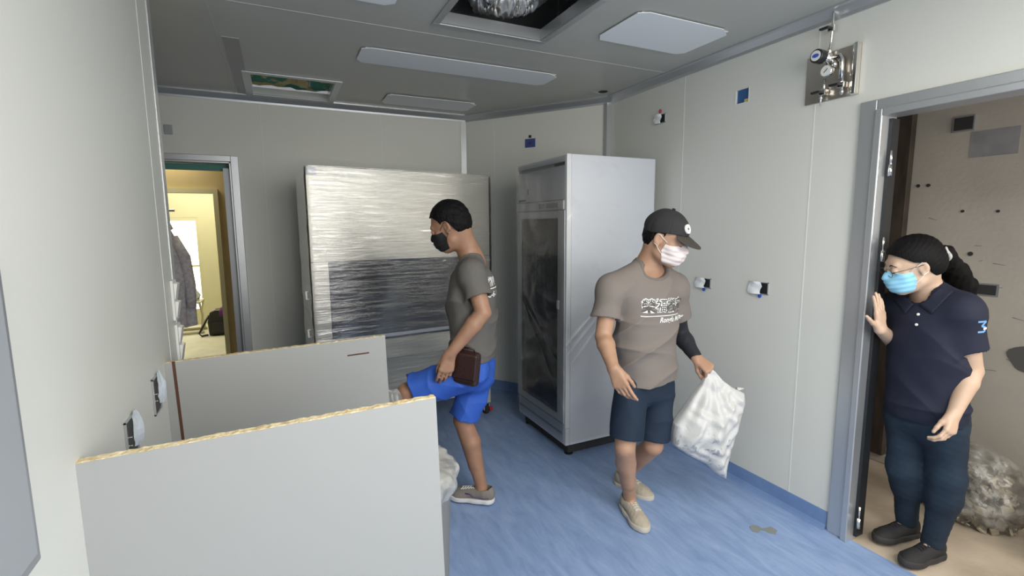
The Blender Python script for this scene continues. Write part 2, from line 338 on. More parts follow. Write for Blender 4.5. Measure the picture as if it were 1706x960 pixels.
# paper-covered lamps
def lamp(x0, x1, y0_, y1_, label, lift=.004):
    t = thing('ceiling_lamp', label, 'ceiling lamp', ((x0+x1)/2, (y0_+y1_)/2, ZC), group='masked ceiling lamps'); X = (x1-x0)/2; Y = (y1_-y0_)/2
    MB().box(-X+.02, X-.02, -Y+.02, Y-.02, -.006, -.0002).build('housing', 'white_pl', t, bevel=.003)
    c_ = .05; p = [(-X, -Y+c_*.6), (-X+c_, -Y), (X-c_*1.5, -Y), (X, -Y+c_), (X, Y-c_*.7), (X-c_*.8, Y), (-X+c_*.7, Y), (-X, Y-c_)]
    MB().prism(p, 2, -.010, -.0062).build('paper_cover', 'paper', t)
    return t
lamp(.49, 1.77, 2.93, 3.20, 'long masked lamp panel crossing the middle of the ceiling')
lamp(.82, 1.55, 3.86, 4.16, 'short masked lamp panel far back near the corner, above the steel cabinet')
lamp(1.60, 2.21, 1.92, 2.30, 'bright square masked lamp panel between the large hatch and the right wall')
lamp(.05, .54, 1.90, 2.36, 'masked lamp panel cut by the top picture edge, left of the large hatch')
t = thing('ceiling_bracket', 'tiny dark hole with a torn white flap in the far right ceiling', 'bracket', (2.29, 3.17, ZC))
MB().lathe([(.035, -.002), (.035, -.0003)], (0, 0, 0), (0, 0, 1), 16).build('hole', 'dark', t)
MB().add([(-.10, .02, -.002), (-.03, .03, -.002), (-.03, -.02, -.03), (-.08, -.01, -.012)], [(0, 1, 2, 3)]).build('flap', 'paper', t)

# ---- socket boxes with torn paper
def socket(name, wall, y, z, w_, h_, label, style, group=None):
    t = thing(name, label, 'wall box', (XR if wall > 0 else XL, y, z), 0 if wall > 0 else PI, group)   # local -x points into the room
    W_, H_ = w_/2, h_/2; q = .004
    MB().box(-.006, -.0005, -W_, W_, -H_, -H_+q).box(-.006, -.0005, -W_, W_, H_-q, H_).box(-.006, -.0005, -W_, -W_+q, -H_, H_).box(-.006, -.0005, W_-q, W_, -H_, H_).build('frame', 'alu', t)
    MB().box(-.003, -.0003, -W_+q, W_-q, -H_+q, H_-q).build('back_box', 'black', t)
    if style == 'paper':
        n = 8; vs = []
        for i in range(n+1):
            for k in range(n+1):
                u = i/n; v = k/n
                vs.append((-.008-.012*math.sin(u*3.0)*abs(math.sin(2+v*2.5))-.004*random.random(), W_*1.12-(w_*.70)*u+.006*math.sin(v*7), -H_*1.0+h_*(v*1.02)+.008*(1-u)*math.sin(v*3)))
        MB().add(vs, [(i*(n+1)+k, (i+1)*(n+1)+k, (i+1)*(n+1)+k+1, i*(n+1)+k+1) for i in range(n) for k in range(n)]).build('torn_paper', 'paper', t, smooth=True)
        MB().lathe([(.010, -.001), (.011, .004), (.002, .006)], (-.006, -.01, -H_-.010), (-1, 0, 0), 12).build('blue_plug', mat('blue_plug', (.02, .08, .5), .5), t)
    elif style == 'flap':
        n = 8; vs = []
        for i in range(n+1):
            for k in range(n+1):
                u = i/n; v = k/n
                vs.append((-.006-.020*u*abs(math.sin(.6+v*2.6))-.004*random.random(), -W_*.05-W_*(.75-.5*abs(v-.6))*u+.006*math.sin(v*5), -H_*.55+h_*(v*.85)+.006*u*(v-.5)))
        MB().add(vs, [(i*(n+1)+k, (i+1)*(n+1)+k, (i+1)*(n+1)+k+1, i*(n+1)+k+1) for i in range(n) for k in range(n)]).build('torn_film', 'torn_film', t, smooth=True)
        for q_ in (-.02, .004): MB().lathe([(.003, 0), (.003, .004)], (-.004, W_*.35, q_), (-1, 0, 0), 8).build('screw', 'chrome', t)
    return t
M['torn_film'] = mat('torn_film', (.55, .60, .66), .25, bump=.3, bscale=60)
socket('socket_box', 1, 2.262, 1.178, .115, .062, 'dark recessed wall box with torn white paper, beside the capped man on the right wall', 'paper', 'wall boxes with torn paper')
socket('socket_box', 1, 1.862, 1.190, .115, .068, 'dark wall box with torn white paper, nearer the right doorway', 'paper', 'wall boxes with torn paper')
t = socket('socket_box', 1, 2.703, 2.272, .10, .062, 'small high wall box with paper and a red dot, above the white fridge', 'paper')
MB().lathe([(.012, 0), (.013, .006), (.004, .012)], (-.001, 0, .052), (-1, 0, 0), 12).build('red_cap', mat('red_cap', (.45, .05, .08), .4), t)
bpy.data.objects.remove([c for c in t.children if c.name.startswith('blue_plug')][0])
socket('socket_box', -1, 1.655, .965, .105, .115, 'black wall box with shiny torn film on the left wall, nearest the front board', 'flap')
socket('socket_box', -1, 1.985, .985, .095, .125, 'black wall box on the left wall beside the farther board', 'flap')
t = thing('cable_opening', 'blue cable opening cut high in the right wall, left of the gas panel', 'wall opening', (XR, 2.0425, 2.2725))
MB().box(.012, .020, -.0415, .0415, -.0365, .0365).build('back_sheet', mat('blue_sheet', (.03, .10, .26), .5), t)
MB().box(.004, .0115, -.0415, -.012, -.0365, -.02).build('foam_piece', 'foam', t)
for y_ in (-.047, .0425): MB().box(-.002, -.0003, y_, y_+.0045, -.042, .042).build('frame_edge', 'seam', t)
# blue tape on the corner wall
n3 = Vector((nn.x, nn.y, 0)); d3 = Vector((dd.x, dd.y, 0))
def on_corner(px, py):
    r_ = Vector(ray_dir(px, py)); o_ = Vector((0, 0, CAM_H)); return o_+r_*((Vector((*D0, 0))-o_).dot(n3)/r_.dot(n3))
a = on_corner(883.5, 238.5)
t = thing('cable_plug', 'small blue taped cable outlet on the corner wall above the fridge', 'outlet', a, math.atan2(d3.y, d3.x))
MB().box(-.048, .048, -.006, -.0005, -.036, .036).build('tape', 'blue_tape', t)
MB().box(-.012, .012, -.010, -.0062, -.014, .010).build('dark_mark', mat('purple_mark', (.10, .02, .12), .5), t)
MB().box(-.012, .010, -.006, -.0005, .044, .066).build('knockout', 'black', t)
b_ = on_y(281.5, 216, YB)
t = thing('cable_plug', 'small dark plate high on the back wall above the left doorway', 'outlet', b_)
MB().box(-.028, .020, -.012, -.0005, -.032, .032).build('tape', 'alu_dark', t)
MB().box(-.030, .022, -.006, -.0002, -.034, .034).build('back_plate', 'alu_dark', t)

# ---- rocker switches on the left wall end
for k, (y, z, lb) in enumerate([(2.432, 1.252, 'upper white double rocker switch plate at the end of the left wall'), (2.440, 1.067, 'lower white double rocker switch plate at the end of the left wall')]):
    t = thing('switch_plate', lb, 'switch', (XL, y, z), 0, 'rocker switches on the left wall')
    MB().box(.0003, .011, -.042, .036, -.083, .083).build('plate', 'white_pl', t, bevel=.003)
    for s_ in (-1, 1):
        zc_ = s_*.038
        MB().prism([(.011, zc_-.034), (.011, zc_+.034), (.034, zc_+.022) if k == 0 else (.026, zc_+.026), (.016, zc_-.032)], 1, -.032, .026).build('rocker', 'white_pl', t, bevel=.002) if False else \
        MB().add([(x, y_, z_) for y_ in (-.032, .026) for x, z_ in [(.0112, zc_-.034), (.0112, zc_+.034), (.025, zc_+.031), (.014, zc_-.033)]], [(0, 1, 2, 3), (4, 5, 6, 7), (0, 1, 5, 4), (1, 2, 6, 5), (2, 3, 7, 6), (3, 0, 4, 7)]).build('rocker', 'white_pl', t, bevel=.002)
# ---- grey panel on the near left wall
t = thing('control_panel', 'grey metal panel on the near left wall, cut by the picture edge', 'panel', (XL, .77, 1.015))
MB().box(.0005, .03, -.25, .228, 0, .5).build('case', 'alu_dark', t, bevel=.004)
MB().box(.0302, .034, -.23, .208, .02, .48).build('cover', mat('panel_cover', (.30, .32, .34), .5), t, bevel=.002)

# ---- gas regulator panel
t = thing('gas_panel', 'steel gas regulator panel with black knob and gauge, above the right doorway', 'gas regulator', (XR, 1.535, 2.247))
def gl(px, py, off):
    p = on_x(px, py, XR-off); return Vector((-off, p[1]-1.535, p[2]-2.247))
MB().box(-.010, -.0005, -.125, .125, -.112, .112).build('back_plate', 'steel', t, bevel=.002)
MB().prism([(-.010, -.125), (-.010, -.095), (-.028, -.100), (-.034, -.110), (-.034, -.125)], 2, -.112, .112).build('folded_edge', 'chrome', t, bevel=.002)
g = gl(1359, 93, .125); kb = Vector((-.01, g.y, g.z))
MB().lathe([(.001, .010), (.026, .010), (.026, .05), (.022, .054), (.022, .078), (.012, .080)], (-.0, g.y, g.z), (-1, 0, 0), 28).build('regulator_body', 'chrome', t, smooth=True)
k = MB().lathe([(.001, .078), (.028, .078), (.031, .084), (.031, .120), (.028, .124), (.001, .124)], (0, g.y, g.z), (-1, 0, 0), 28).build('knob', 'black', t, bevel=.001)
cf = MB().lathe([(.023, .1242), (.023, .126), (.001, .126)], (0, g.y, g.z), (-1, 0, 0), 28).build('knob_face', 'white_pl', k)
MB().lathe([(.016, .1261), (.016, .127), (.001, .127)], (0, g.y, g.z), (-1, 0, 0), 24).build('knob_emblem', mat('emblem_blue', (.04, .10, .45), .4), k).scale = (1, 1, 1)
for o_ in [o for o in k.children if 'emblem' in o.name]:
    for v in o_.data.vertices: v.co.z = g.z+(v.co.z-g.z)*.55
h = gl(1376, 118, .085)
gb = MB().lathe([(.001, 0), (.026, 0), (.027, .004), (.027, .022), (.025, .024)], (-.062, h.y, h.z), (-1, 0, 0), 28).build('gauge', 'chrome', t, smooth=False)
MB().lathe([(.0235, .0245), (.0235, .0255), (.001, .0255)], (-.062, h.y, h.z), (-1, 0, 0), 28).build('gauge_dial', 'white_pl', gb)
MB().box(-.0895, -.0878, h.y-.0012, h.y+.0012, h.z-.010, h.z+.012, Matrix.Rotation(.8, 3, 'X'), (-.088, h.y, h.z)).build('needle', 'black', gb)
MB().tube([(-.045, g.y, g.z), (-.05, g.y-.004, g.z-.02), (-.05, h.y, h.z+.0), (-.064, h.y, h.z)], .007).tube([(-.03, g.y, g.z), (-.03, g.y-.055, g.z+.0), (-.03, g.y-.065, g.z-.02), (-.03, g.y-.065, -.03)], .010).tube([(-.03, g.y-.03, g.z-.015), (-.03, g.y-.03, g.z-.05)], .012).build('pipework', 'chrome', t, smooth=True)
def valve(y, z, lb):
    v = MB().box(-.045, -.012, y-.016, y+.016, z-.014, z+.014).build('valve', 'chrome', t, bevel=.004)
    MB().box(-.075, -.058, y-.006, y+.036, z-.006, z+.004).tube([(-.045, y, z), (-.062, y, z)], .006).build('valve_handle', 'black', v, bevel=.003)
    return v
a1 = gl(1371, 154, .035); a2 = gl(1402, 141, .035); a3 = gl(1386, 47, .035)
for q in (a1, a2, a3): valve(q.y, q.z, '')
MB().tube([(-.03, a1.y, a1.z+.06), (-.03, a1.y, a1.z)], .006).tube([(-.03, a1.y+.012, a1.z), (-.03, a1.y+.012, a1.z-.06)], .004).tube([(-.03, a2.y, a2.z+.06), (-.03, a2.y, a2.z-.045)], .005)\
    .lathe([(.009, 0), (.009, .02)], (-.03, a2.y, a2.z-.04), (0, 0, 1), 8).lathe([(.008, 0), (.008, .014)], (-.03, a1.y+.012, a1.z-.03), (0, 0, 1), 8)\
    .tube([(-.03, g.y-.002, g.z+.01), (-.03, a3.y, a3.z), (-.03, a3.y, ZC-2.247-.01)], .005).lathe([(.009, 0), (.010, .02), (.006, .032)], (-.03, g.y-.002, g.z+.018), (0, 0, 1), 8).build('tubing', 'chrome', t, smooth=True)

# ---- boards
def board(y, w_, hgt, x0, rot, label, th=.026, seed=1):
    t = thing('chipboard_panel', label, 'board', (x0, y, 0), 0, 'white chipboard panels standing on edge'); t.rotation_euler = (0, -rot, 0)
    t.location.z = .0
    r = random.Random(seed); n = 90; top = []; q = .0012
    mb = MB(); vs = []
    for i in range(n+1):
        x = w_*i/n; tp = hgt+r.uniform(-.0008, .0008)
        if r.random() < .03: tp += r.uniform(.002, .006)
        yy = [q+r.uniform(0, .0015), th-q-r.uniform(0, .0015)]
        vs += [(x, q, 0), (x, yy[0]*.6+q*.4, tp), (x, yy[1], tp+r.uniform(-.001, .001)), (x, th-q, 0)]
    fs = []
    for i in range(n):
        a = i*4; b = a+4
        for k in range(4): fs.append((a+k, a+(k+1) % 4, b+(k+1) % 4, b+k))
    fs += [(0, 1, 2, 3), (n*4, n*4+1, n*4+2, n*4+3)]
    mb.add(vs, fs).build('core', 'chip', t)
    def face(y0_, y1_, nm):
        m = MB(); poly = []
        nn_ = 60
        for i in range(nn_+1): poly.append((w_*i/nn_, hgt-.001-abs(r.gauss(0, .0006))))
        poly = [(w_, 0), (0, 0)]+poly
        return m.prism([(p[0], p[1]) for p in poly], 1, y0_, y1_).build(nm, 'board', t)
    f0 = face(0, q, 'front_face'); face(th-q, th, 'back_face'); return t, f0
board(1.263, .797, 1.064, XL+.004, .022, 'nearest white board with rough chipboard top edge, bottom of the picture', seed=4)
t, f0 = board(2.151, .832, 1.052, XL+.004, .022, 'farther white board with a dark vertical groove and a short slot', seed=9)
a = on_y(288, 606, 2.151); b = on_y(308, 738, 2.151)
MB().box(a[0]+.431-.005, a[0]+.431+.005, -.0006, .004, .0, 1.0525).build('groove', 'brown', t)
a = on_y(597, 588, 2.151)
MB().box(a[0]+.428-.046, a[0]+.428+.046, -.0012, .004, a[2]-.022-.003, a[2]-.022+.004).build('slot', 'brown', t, bevel=.002)

# ---- steel cabinet (biosafety cabinet) wrapped in stretch film
M['cab'] = mat('cabinet_steel', (.46, .445, .40), .36, metal=.5, bump=.02, bscale=10)
M['cab_paint'] = mat('cabinet_paint', (.50, .50, .44), .45)
M['cab_glass'] = mat('cabinet_glass', (.045, .05, .055), .12, spec=.7)
t = thing('safety_cabinet', 'tall steel laboratory cabinet wrapped in clear stretch film on castors', 'cabinet', (.185, 3.452, 0), math.atan2(.0966, .9953))
Wc, Dc, Hc = 1.338, .38, 1.94
MB().box(0, Wc, .01, Dc, .745, Hc).build('body', 'cab', t, bevel=.006)
MB().box(-.0, Wc, 0, .0098, 1.318, Hc).build('upper_panel', 'cab', t, bevel=.003)
MB().box(0, .112, 0, .0098, .745, 1.317).build('side_post', 'cab', t, bevel=.002)
MB().box(Wc-.112, Wc, 0, .0098, .745, 1.317).build('side_post', 'cab', t, bevel=.002)
MB().box(.113, Wc-.113, .002, .0098, .79, 1.317).build('sash_window', 'cab_glass', t)
MB().box(.0, Wc, -.012, .0095, .762, .788).build('sash_rail', 'alu', t, bevel=.002)
MB().box(.113, Wc-.113, -.004, .0095, .747, .760).build('air_slot', 'black', t)
MB().box(0, Wc, .0, Dc-.02, .60, .744).build('work_base', 'cab_paint', t, bevel=.004)
MB().box(.05, .11, .003, .0098, 1.88, 1.93).build('label_plate', 'alu_dark', t)
bpy.data.objects['label_plate'].location = (-.045, -.012, .005)
for k, (x, y) in enumerate([(.005, .005), (Wc-.072, .005), (.005, Dc-.08), (Wc-.072, Dc-.08)]):
    l = MB().box(x, x+.066, y, y+.066, .098, .599).build('leg', 'cab_paint', t, bevel=.003)
    MB().box(x+.012, x+.054, y+.012, y+.054, .088, .098).tube([(x+.033, y+.03, .09), (x+.033, y+.03, .055)], .012).box(x+.008, x+.014, y+.005, y+.06, .035, .085).box(x+.052, x+.058, y+.005, y+.06, .035, .085).build('caster_fork', 'chrome', l, bevel=.002)
    MB().lathe([(.001, -.016), (.034, -.016), (.037, -.012), (.037, .012), (.034, .016), (.001, .016)], (x+.033, y+.03, .037), (1, 0, 0), 24).build('caster_wheel', 'dark', l)
    MB().box(x+.052, x+.080, y-.012, y+.016, .030, .062).build('brake_pedal', mat('red_brake', (.5, .02, .04), .4) if k == 0 else bpy.data.materials['red_brake'], l, bevel=.006)
MB().box(.07, Wc-.07, .01, .05, .20, .25).box(.005, .07, .07, Dc-.08, .2, .25).box(Wc-.07, Wc-.005, .07, Dc-.08, .2, .25).build('stand_rail', 'cab_paint', t)
MB().box(.07, Wc-.07, Dc-.05, Dc-.03, .15, .598).build('back_panel', 'cab_paint', t)
for z in (1.12, .86): MB().tube([(-.002, .06, z), (-.03, .06, z), (-.03, .06, z-.05), (-.002, .06, z-.05)], .008).build('side_handle', 'white_pl', t, smooth=True)
M['film_cab'] = film('stretch_film', lo=.56, hi=.80, amax=.42, amin=.03, rough=.13, scale=2.6, stretch=(1, 1, 12), bump=.32, bscale=3.6, dist=.03, refl=2.4)
nx, nz = 90, 150; mb = MB(); per = [(-.004, Dc+.0), (-.004, -.016), (Wc+.004, -.016), (Wc+.004, Dc)]; 
def perim(s):
    L_ = [Dc, Wc+.02, Dc]; tot = sum(L_); q = s*tot
    for i in range(3):
        if q <= L_[i] or i == 2:
            u = q/L_[i]; return per[i][0]+(per[i+1][0]-per[i][0])*u, per[i][1]+(per[i+1][1]-per[i][1])*u, i
        q -= L_[i]
r_ = np.random.default_rng(5); kz = r_.uniform(20, 70, 10); kx = r_.uniform(1, 5, 10); ph = r_.uniform(0, 6, 10)
vs = []
for i in range(nx+1):
    x, y, sd = perim(i/nx)
    for k in range(nz+1):
        z = .36+(Hc-.36+.004)*k/nz; q = sum(math.sin(kz[a]*z+kx[a]*(x+y)*2+ph[a]) for a in range(10))/10*(.0065 if z < 1.36 else .0035)+.004
        q = max(q, -.004)*(1.2 if z < .75 else 1)
        vs.append((x-(q if sd == 0 else -q if sd == 2 else 0), y-(q if sd == 1 else 0), z))
mb.add(vs, [(i*(nz+1)+k, (i+1)*(nz+1)+k, (i+1)*(nz+1)+k+1, i*(nz+1)+k+1) for i in range(nx) for k in range(nz)])
mb.build('stretch_film', 'film_cab', t, smooth=True)

# ---- glass door fridge
M['fr_white'] = mat('fridge_enamel', (.57, .595, .635), .35, spec=.4)
M['fr_grey'] = mat('fridge_trim', (.62, .64, .65), .4, metal=.1)
M['fr_glass'] = mat('fridge_glass', (.035, .038, .042), .10, spec=.6)
FX0, FX1, FY0, FY1, FZ0, FZ1 = 1.65, 2.35, 2.64, 3.34, .085, 1.99
t = thing('display_fridge', 'tall white glass door laboratory fridge wrapped in film by the right wall', 'fridge', ((FX0+FX1)/2, (FY0+FY1)/2, 0))
cx, cy = (FX0+FX1)/2, (FY0+FY1)/2
B = lambda x0, x1, y0_, y1_, z0, z1: (x0-cx, x1-cx, y0_-cy, y1_-cy, z0, z1)
MB().box(*B(FX0+.03, FX1, FY0, FY1, FZ0, FZ1)).build('cabinet_body', 'fr_white', t, bevel=.004)
hd = MB().box(*B(FX0, FX0+.0295, FY0+.03, FY1-.002, 1.712, 1.925)).build('header_panel', 'fr_white', t, bevel=.004)
MB().box(*B(FX0+.012, FX0+.0295, FY0+.004, FY1-.002, 1.928, 1.945)).build('vent_slot', 'alu_dark', t)
g = MB()
for k in range(9): g.box(*B(FX0+.008, FX0+.014, FY0+.04+k*.016, FY0+.048+k*.016, 1.929, 1.945))
g.build('vent_grille', 'dark', t)
MB().box(*B(FX0, FX0+.0295, FY0+.004, FY1-.002, 1.947, 1.987)).build('top_panel', 'fr_white', t, bevel=.003)
MB().box(*B(FX0-.004, FX0+.0295, FY0, FY0+.028, FZ0+.12, FZ1)).build('corner_trim', 'fr_grey', t, bevel=.003)
cp = MB().box(*B(FX0-.012, FX0+.0295, FY0+.030, FY1, 1.648, 1.708)).build('control_strip', 'fr_grey', t, bevel=.004)
MB().box(*B(FX0-.014, FX0-.0122, FY0+.10, FY0+.25, 1.662, 1.694)).build('display', mat('display_grey', (.32, .33, .32), .3), cp)
MB().box(*B(FX0-.014, FX0-.0122, FY0+.275, FY0+.345, 1.662, 1.694)).build('switch', 'alu_dark', cp)
MB().box(*B(FX0-.0015, FX0-.0002, FY1-.13, FY1-.02, 1.722, 1.735)).build('brand_plate', 'dark', hd)
MB().box(*B(FX0-.0015, FX0-.0002, FY1-.17, FY1-.16, 1.77, 1.81)).build('lock', 'dark', hd)
d = MB(); a0, a1_, b0, b1 = FY0+.02, FY1-.005, .235, 1.644; e0 = .05
d.box(*B(FX0-.008, FX0+.0295, a0, a0+.085, b0, b1)).box(*B(FX0-.008, FX0+.0295, a1_-e0, a1_, b0, b1)).box(*B(FX0-.008, FX0+.0295, a0+.085, a1_-e0, b0, b0+.045)).box(*B(FX0-.008, FX0+.0295, a0+.085, a1_-e0, b1-.05, b1))
dr = d.build('door', 'fr_grey', t, bevel=.003)
MB().box(*B(FX0+.004, FX0+.012, a0+.085, a1_-e0, b0+.045, b1-.05)).build('door_glass', 'fr_glass', dr)
MB().box(*B(FX0-.020, FX0-.0085, a0+.05, a0+.075, 1.0, 1.06)).build('door_latch', 'alu', dr, bevel=.004)
MB().box(*B(FX0, FX0+.0295, FY0+.03, FY1-.002, FZ0, .228)).build('kick_panel', 'fr_white', t, bevel=.003)
MB().box(*B(FX0-.003, FX0-.0005, FY0+.05, FY1-.02, .150, .163)).box(*B(FX0-.003, FX0-.0005, FY0+.05, FY1-.02, .222, .232)).build('kick_groove', 'alu_dark', t)
MB().box(*B(FX0+.0, FX0+.0295, FY0+.002, FY0+.028, FZ0, FZ0+.118)).build('corner_foot_trim', 'fr_grey', t, bevel=.002)
for k, (x, y) in enumerate([(FX0+.06, FY0+.06), (FX1-.06, FY0+.06), (FX0+.06, FY1-.06), (FX1-.06, FY1-.06)]):
    MB().lathe([(.001, 0), (.030, 0), (.030, .006), (.010, .01), (.010, FZ0)], (x-cx, y-cy, 0), (0, 0, 1), 16).build('foot', 'black', t)
M['film_fr'] = film('fridge_film', tint=(.85, .87, .9), lo=.55, hi=.85, amax=.18, amin=.01, rough=.16, scale=2.5, stretch=(1.2, 1.2, 2.2), bump=.25, bscale=3.0, dist=.03, refl=.9)
def sheet(ax, c0, r0, r1, z0, z1, n1, n2, amp, seed, diag):
    r_ = np.random.default_rng(seed); K = r_.uniform(-1, 1, (8, 2))*25; ph = r_.uniform(0, 6, 8); vs = []
    for i in range(n1+1):
        for k in range(n2+1):
            u = r0+(r1-r0)*i/n1; z = z0+(z1-z0)*k/n2; q = sum(math.sin(K[a][0]*u+K[a][1]*z+ph[a]) for a in range(8))/8*amp
            for (zc, wd, sl, am) in diag:
                dist = (z-zc)-sl*(u-r0); q += am*math.exp(-(dist/wd)**2)
            q = abs(q)+.002
            vs.append((u, c0-q, z) if ax == 1 else (c0-q, u, z))
    return MB().add(vs, [(i*(n2+1)+k, (i+1)*(n2+1)+k, (i+1)*(n2+1)+k+1, i*(n2+1)+k+1) for i in range(n1) for k in range(n2)])
sheet(1, FY0-cy-.001, FX0-cx, FX1-cx, FZ0+.02, FZ1, 90, 180, .0022, 3, [(.78, .010, .9, .006), (.70, .006, 1.0, .006), (.60, .008, 1.1, .005), (.45, .005, 1.1, .004), (1.90, .008, .1, .005), (1.95, .006, -.08, .004)]).build('side_film', 'film_fr', t, smooth=True)
sheet(0, FX0-cx-.012, FY0-cy, FY1-cy, .10, FZ1-.01, 60, 150, .006, 8, [(.6, .02, .7, .008), (1.0, .015, -.6, .008), (.35, .02, 1.1, .008)]).build('door_film', 'film_fr', t, smooth=True)

MB().box(*B(FX0+.04, FX1-.03, FY0+.04, FY1-.03, .012, FZ0-.002)).build('shadow_gap', 'dark', t)  # dark box painting the shadow gap under the fridge
# ---- floor mark
pts = [tuple(on_z(a_, b_, 0)[:2]) for a_, b_ in [(1248, 878), (1255, 875), (1264, 877), (1269, 881), (1276, 880), (1284, 878), (1295, 884), (1292, 891), (1282, 889), (1274, 885), (1267, 884), (1263, 888), (1254, 886)]]
t = MB()
tag(t.prism(pts, 2, .0002, .0016).build('floor_patch', mat('bare_patch', (.21, .23, .22), .7)), 'grey torn bare patch in the blue vinyl near the right doorway', 'patch')

# ---- waste bin with liner
q = at(757, 815, 1.62); bx, by, bz = q[0]-.178, q[1]+.02, q[2]
t = thing('waste_bin', 'grey waste bin with clear liner behind the nearest board', 'bin', (bx, by, 0))
hb = bz+.06
MB().lathe([(.001, .0), (.135, .0), (.14, .01), (.163, hb), (.170, hb+.004), (.170, hb+.016), (.157, hb+.016), (.155, hb-.01), (.13, .02), (.001, .02)], (0, 0, 0), (0, 0, 1), 48).build('bin_body', mat('bin_plastic', (.30, .28, .25), .5), t, smooth=True)
M['liner'] = film('bin_liner', tint=(.75, .75, .72), lo=.35, hi=.7, amax=.65, amin=.2, rough=.3, scale=9, stretch=(1, 1, 1), bump=.5, bscale=10, dist=.02, refl=.8)
n1, n2 = 72, 26; vs = []
for i in range(n1):
    th = 2*PI*i/n1
    for k in range(n2+1):
        u = k/n2; rr = .168+.020*math.sin(PI*min(u*1.1, 1))+.008*math.sin(9*th+5*u)*math.sin(PI*u)+.005*math.sin(23*th+2*u)
        z = hb-.035+.12*u+.006*math.sin(4*th); 
        if u > .75: rr -= (u-.75)*.35
        vs.append((rr*math.cos(th), rr*math.sin(th), z))
MB().add(vs, [(i*(n2+1)+k, ((i+1) % n1)*(n2+1)+k, ((i+1) % n1)*(n2+1)+k+1, i*(n2+1)+k+1) for i in range(n1) for k in range(n2)]).build('liner', 'liner', t, smooth=True)

# ---- far room: coat, backpack, chair with cloth
M['coat'] = mat('coat_cloth', (.42, .40, .45), .9, col2=(.56, .55, .62), cscale=40, bump=.4, bscale=60)
cx_, cy_ = -.86, 5.05
n1, n2 = 48, 40; vs = []
for i in range(n1):
    th = 2*PI*i/n1
    for k in range(n2+1):
        u = k/n2; z = 1.56-.84*u; a = .04+.115*min(1, u*2.2)**.7+.035*u; b = .03+.065*min(1, u*2)
        f_ = 1+.10*math.sin(7*th+3*u)*u+.05*math.sin(12*th)*u
        vs.append((a*math.cos(th)*f_, b*math.sin(th)*f_, z+.03*math.sin(2*th)*u))
t = thing('hanging_coat', 'grey purple coat hanging beyond the left doorway', 'coat', (cx_-.02, cy_, 0))
MB().add(vs, [(i*(n2+1)+k, ((i+1) % n1)*(n2+1)+k, ((i+1) % n1)*(n2+1)+k+1, i*(n2+1)+k+1) for i in range(n1) for k in range(n2)]+[tuple(i*(n2+1) for i in range(n1))]).build('coat_body', 'coat', t, smooth=True)
for s_ in (-1, 1): MB().tube([(s_*.07, 0, 1.47), (s_*.145, -.03, 1.30), (s_*.17, -.04, 1.05), (s_*.165, -.05, .86)], [.04, .045, .042, .038], 16).build('sleeve', 'coat', t, smooth=True)
MB().tube([(-.05, 0, 1.55), (-.03, -.03, 1.60), (.04, -.03, 1.60), (.06, 0, 1.54)], [.02, .028, .028, .02], 12).build('collar', 'white_pl', t, smooth=True)
t = thing('coat_stand', 'plain wall rail carrying the coat beyond the left doorway', 'rail', (cx_-.02, cy_, 0))
MB().tube([(-.60, 0, 1.70), (.10, 0, 1.70)], .012).build('rail', 'steel', t); MB().tube([(0, 0, 1.70), (.0, 0, 1.60), (0, 0, 1.555)], .004).build('hook', 'steel', t)
bp = on_z(358, 560, 0); s_ = 1.0
t = thing('backpack', 'black backpack with a purple cloth on the far room floor', 'backpack', (bp[0]+.08, bp[1]+.1, 0))
MB().prism([(-.15, 0), (.15, 0), (.165, .06), (.16, .25), (.12, .34), (.05, .38), (-.05, .38), (-.13, .34), (-.16, .2)], 1, -.09, .09).build('pack', 'black', t, bevel=.03, seg=3)
MB().box(-.11, .11, -.12, -.091, .05, .20).build('front_pocket', 'black', t, bevel=.02)
MB().tube([(-.14, -.05, .30), (-.20, -.08, .18), (-.27, -.09, .05), (-.24, -.1, .015), (-.16, -.08, .02)], .014).build('strap', 'black', t, smooth=True)
o_ = MB().tube([(.0, -.05, .28), (.06, -.07, .36), (.12, -.02, .42), (.15, .03, .33)], [.04, .06, .055, .04], 14).build('purple_cloth', mat('purple_cloth', (.12, .03, .18), .8), t, smooth=True); rumple(o_, .008, 50, 2)
ch = on_z(322, 556, 0)
t = thing('folding_chair', 'pale metal folding chair base beyond the left doorway', 'chair', (ch[0]-.10, ch[1]+.1, 0))
pm = mat('pale_frame', (.62, .58, .42), .5)
MB().tube([(-.25, -.15, .02), (.25, -.15, .02)], .018).tube([(-.25, .2, .02), (.25, .2, .02)], .018).tube([(-.22, -.15, .02), (-.22, .2, .45)], .016).tube([(.22, -.15, .02), (.22, .2, .45)], .016).tube([(.22, .2, .02), (.22, -.15, .45)], .016).tube([(-.22, .2, .02), (-.22, -.15, .45)], .016).build('chair_frame', pm, t, smooth=True)
MB().box(-.24, .24, -.18, .22, .45, .48).build('seat', pm, t, bevel=.01)
o_ = MB().lathe([(.001, 0), (.16, 0), (.19, .06), (.15, .15), (.08, .22), (.001, .25)], (ch[0]-.06, ch[1]+.1, .497), (0, 0, 1), 40).build('cloth_pile', mat('blue_white_cloth', (.75, .78, .8), .8, col2=(.25, .35, .5), cscale=6, lo=.48, hi=.55), None, smooth=True)
rumple(o_, .02, 18, 5); tag(o_, 'white and blue cloth heap on the far folding chair', 'cloth')

